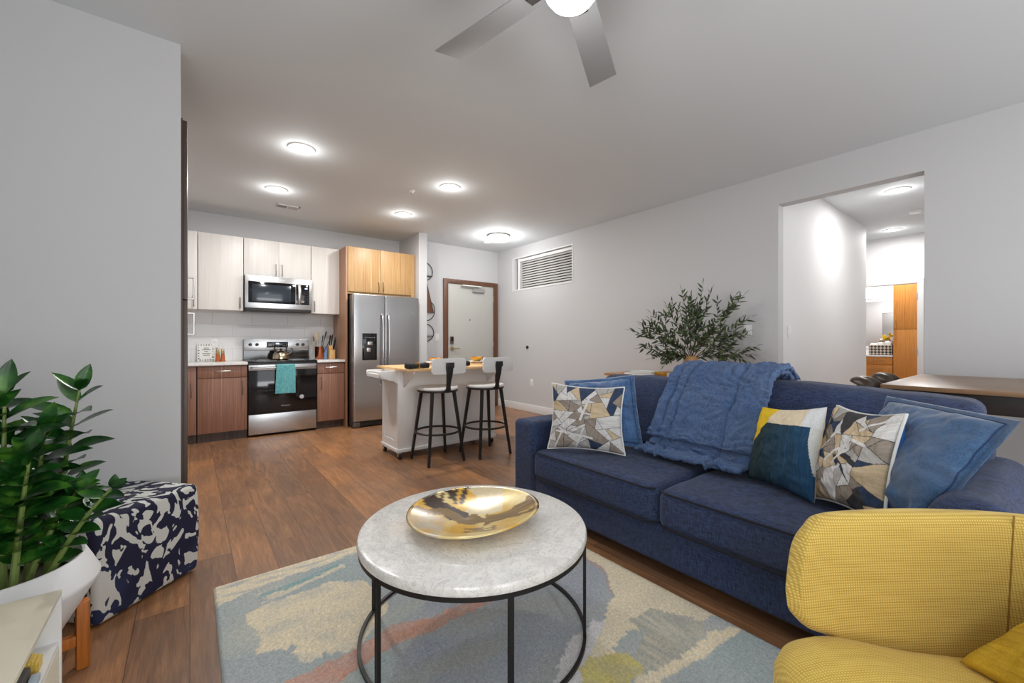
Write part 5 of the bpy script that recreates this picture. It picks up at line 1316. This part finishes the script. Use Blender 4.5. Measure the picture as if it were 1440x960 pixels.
def branch(p0, p1, r0, n, L, depth=0):
    mid = (p0 + p1) / 2 + Vector((rnd.uniform(-.02, .02), rnd.uniform(-.02, .02), .05 if not depth else 0.01))
    pts = [((1 - s_) ** 2) * p0 + 2 * s_ * (1 - s_) * mid + s_ * s_ * p1 for s_ in [i / 8 for i in range(9)]]
    tw_.tube(pts, [r0 * (1 - .75 * i / 8) for i in range(9)], 5)
    for i in range(n):
        s_ = (.25 if not depth else .1) + (.75 if not depth else .9) * i / n; k = min(7, int(s_ * 8)); f = s_ * 8 - k
        p = pts[k] * (1 - f) + pts[k + 1] * f; tan = (pts[k + 1] - pts[k]).normalized()
        for sg in (-1, 1):
            ax_ = Vector((rnd.uniform(-1, 1), rnd.uniform(-1, 1), rnd.uniform(-1, 1))).normalized(); sd = tan.cross(ax_).normalized()
            leaf_blade(lf, p, tan * .8 + sd * sg * .75, ax_, L * rnd.uniform(.75, 1.15), .0185, droop=.05, cup=.15, seg=4)
    leaf_blade(lf, pts[-1], (pts[-1] - pts[-2]), Vector((0, 0, 1)), L, .012, seg=4)
    if depth == 0:
        for q in range(3):
            s_ = rnd.uniform(.4, .85); k = int(s_ * 8); d_ = (pts[min(8, k + 1)] - pts[k - 1]).normalized(); o_ = Vector((rnd.uniform(-1, 1), rnd.uniform(-.8, .8), rnd.uniform(-.4, 1))).normalized()
            branch(pts[k], pts[k] + (d_ * .8 + o_ * .6).normalized() * rnd.uniform(.12, .2), r0 * .5, 5, L * .9, 1)
for (a, d_, z) in tips:
    p1 = Vector((VX, VY, 0)) + Rv * (a * .98) + Fv * (d_ * .8) + Vector((0, 0, z))
    if p1.x > 4.35: p1.x = 4.35
    branch(Vector((VX + rnd.uniform(-.02, .02), VY + rnd.uniform(-.02, .02), .96)), p1, .0045, 12, .08)
for mbx in (tw_, lf):
    for v in mbx.bm.verts:
        if v.co.x > 4.385: v.co.x = 4.385
        if v.co.z < .80: v.co.z = .80 
tw_.build('branches', M['twig'], t); lf.build('foliage', M['olive'], t, angle=180)

# ------------------------------------------------------------------ counter-height dining table, chairs, bench
t = thing('dining_table', 'dark brown counter-height dining table behind the sofa', 'table', (3.5, -.3, 0))
B('table_top', M['tabletop'], t, (2.98, 4.10, -1.3, .565, .895, .918), b=.002)
B('apron', M['darkwood'], t, (3.02, 4.06, -1.26, .525, .80, .895), b=.002)
for (x, y) in ((3.07, .47), (4.0, .47), (3.07, -1.2), (4.0, -1.2)):
    B('leg', M['darkwood'], t, (x - .045, x + .045, y - .045, y + .045, 0, .80), b=.003)
t = thing('bench', 'dark counter-height bench pulled up to the dining table', 'bench', (2.98, -.35, 0))
mb = MB(); mb.soft(2.84, 3.0, -1.0, .02, .70, .755, .012, 8); mb.build('seat', M['tabletop'], t)
B('seat_rail', M['darkwood'], t, (2.86, 2.99, -.98, 0, .64, .70), b=.002)
B('stretcher', M['tabletop'], t, (2.86, 2.90, -.98, 0, .56, .60), b=.002)
for (x, y) in ((2.88, -.04), (2.97, -.04), (2.88, -.94), (2.97, -.94)): B('leg', M['darkwood'], t, (x - .02, x + .02, y - .02, y + .02, 0, .64), b=.002)
def dchair(x, y, label):
    t = thing('dining_chair', label, 'chair', (x, y, 0), 0, 'leather dining chairs at the table end')
    mb = MB(); mb.soft(x - .2, x + .2, y - .34, y + .02, .60, .66, .025, 6); mb.build('seat', M['leather'], t)
    mb = MB()
    def fn(p, h):
        p = p.copy(); p.y -= .06 * (p.x / h.x) ** 2; 
        if p.z > h.z * .6: p.y += .02; p.y *= 1.25
        p.z -= .03 * (p.x / h.x) ** 4; return p
    mb.soft(x - .11, x + .11, y + .02, y + .09, .66, .93, .034, 10, fn); mb.build('backrest', M['leather'], t)
    for (sx, sy) in ((-.17, -.31), (.17, -.31), (-.17, -.01), (.17, -.01)): B('leg', M['darkwood'], t, (x + sx - .015, x + sx + .015, y + sy - .015, y + sy + .015, 0, .61))
dchair(3.36, .66, 'brown leather dining chair at the table end nearer the sofa')
dchair(3.88, .66, 'brown leather dining chair at the table end nearer the hall opening')

# ------------------------------------------------------------------ bathroom beyond the hall
t = thing('linen_cabinet', 'tall honey oak linen cabinet with two doors in the bathroom', 'cabinet', (10.1, 1.50, 0))
B('carcass', M['bathoak'], t, (9.82, 10.47, 1.335, 1.685, 0, 2.16))
for (z0, z1, hz) in ((.1, 1.355, 1.20), (1.362, 2.155, 1.38)):
    dd = B('door', M['bathoak'], t, (9.80, 9.82, 1.338, 1.682, z0, z1), b=.001)
    mb = MB(); mb.tube([(9.80, 1.655, hz), (9.77, 1.655, hz), (9.77, 1.655, hz + .14), (9.80, 1.655, hz + .14)], .006, 6); mb.build('handle', M['brass'], dd)
t = thing('vanity', 'honey oak bathroom vanity with drawers under a white top', 'vanity', (10.1, 2.2, 0))
B('carcass', M['bathoak'], t, (9.82, 10.47, 1.69, 2.9, .1, .875))
B('vanity_top', M['quartz'], t, (9.79, 10.47, 1.69, 2.9, .876, .905), b=.003)
for i, (z0, z1) in enumerate(((.735, .872), (.555, .728), (.33, .548), (.11, .323))):
    dd = B('drawer', M['bathoak'], t, (9.80, 9.82, 1.693, 2.15, z0, z1), b=.001)
    mb = MB(); zc = (z0 + z1) / 2 + .01; mb.tube([(9.80, 1.83, zc), (9.77, 1.83, zc), (9.77, 2.0, zc), (9.80, 2.0, zc)], .006, 6); mb.build('handle', M['brass'], dd)
tag(B('wall_mirror', M['mirror'], None, (10.465, 10.479, 1.72, 2.85, 1.02, 1.93), b=.001), 'frameless mirror above the bathroom vanity', 'mirror')
t = thing('vanity_light', 'bright vanity light bar above the bathroom mirror', 'wall light', (10.45, 2.3, 2.0))
B('backplate', M['chrome'], t, (10.44, 10.479, 2.0, 2.7, 1.98, 2.06), b=.003)
B('diffuser', M['lens'], t, (10.36, 10.44, 1.98, 2.72, 1.985, 2.085), b=.01)
t = thing('storage_basket', 'checked dark woven basket of white towels on the vanity', 'basket', (9.95, 1.86, .906))
mb = MB(); mb.box(9.85, 10.05, 1.71, 2.03, .907, 1.085, b=.008); mb.build('basket', M['basket'], t)
mb = MB()
for k in range(3): mb.soft(9.86, 10.04, 1.72 + .1 * k, 1.82 + .1 * k, 1.06, 1.16 - .02 * k, .035, 5)
tag(mb.build('folded_towels', M['whitetowel'], None), 'rolled white towels in the checked basket', 'towels')
t = thing('flower', 'yellow flowers lying on the towels in the bathroom', 'flower', (9.93, 1.74, 1.16))
mb = MB(); rnd = random.Random(4)
for k in range(16):
    d_ = Vector((rnd.uniform(-1, .3), rnd.uniform(-1, 1), rnd.uniform(0, 1.2))).normalized(); leaf_blade(mb, Vector((9.95, 1.81, 1.17)), d_, Vector((0, .3, 1)), .13, .05, seg=4)
mb.build('petals', M['yellow'], t, angle=180)
area('vanity_lamp', (10.3, 2.3, 2.05), (0, R_(-60), 0), .1, .6, 12)
area('bathroom_ceiling_lamp', (9.4, 1.6, 2.7), (0, 0, 0), .5, .5, 26)
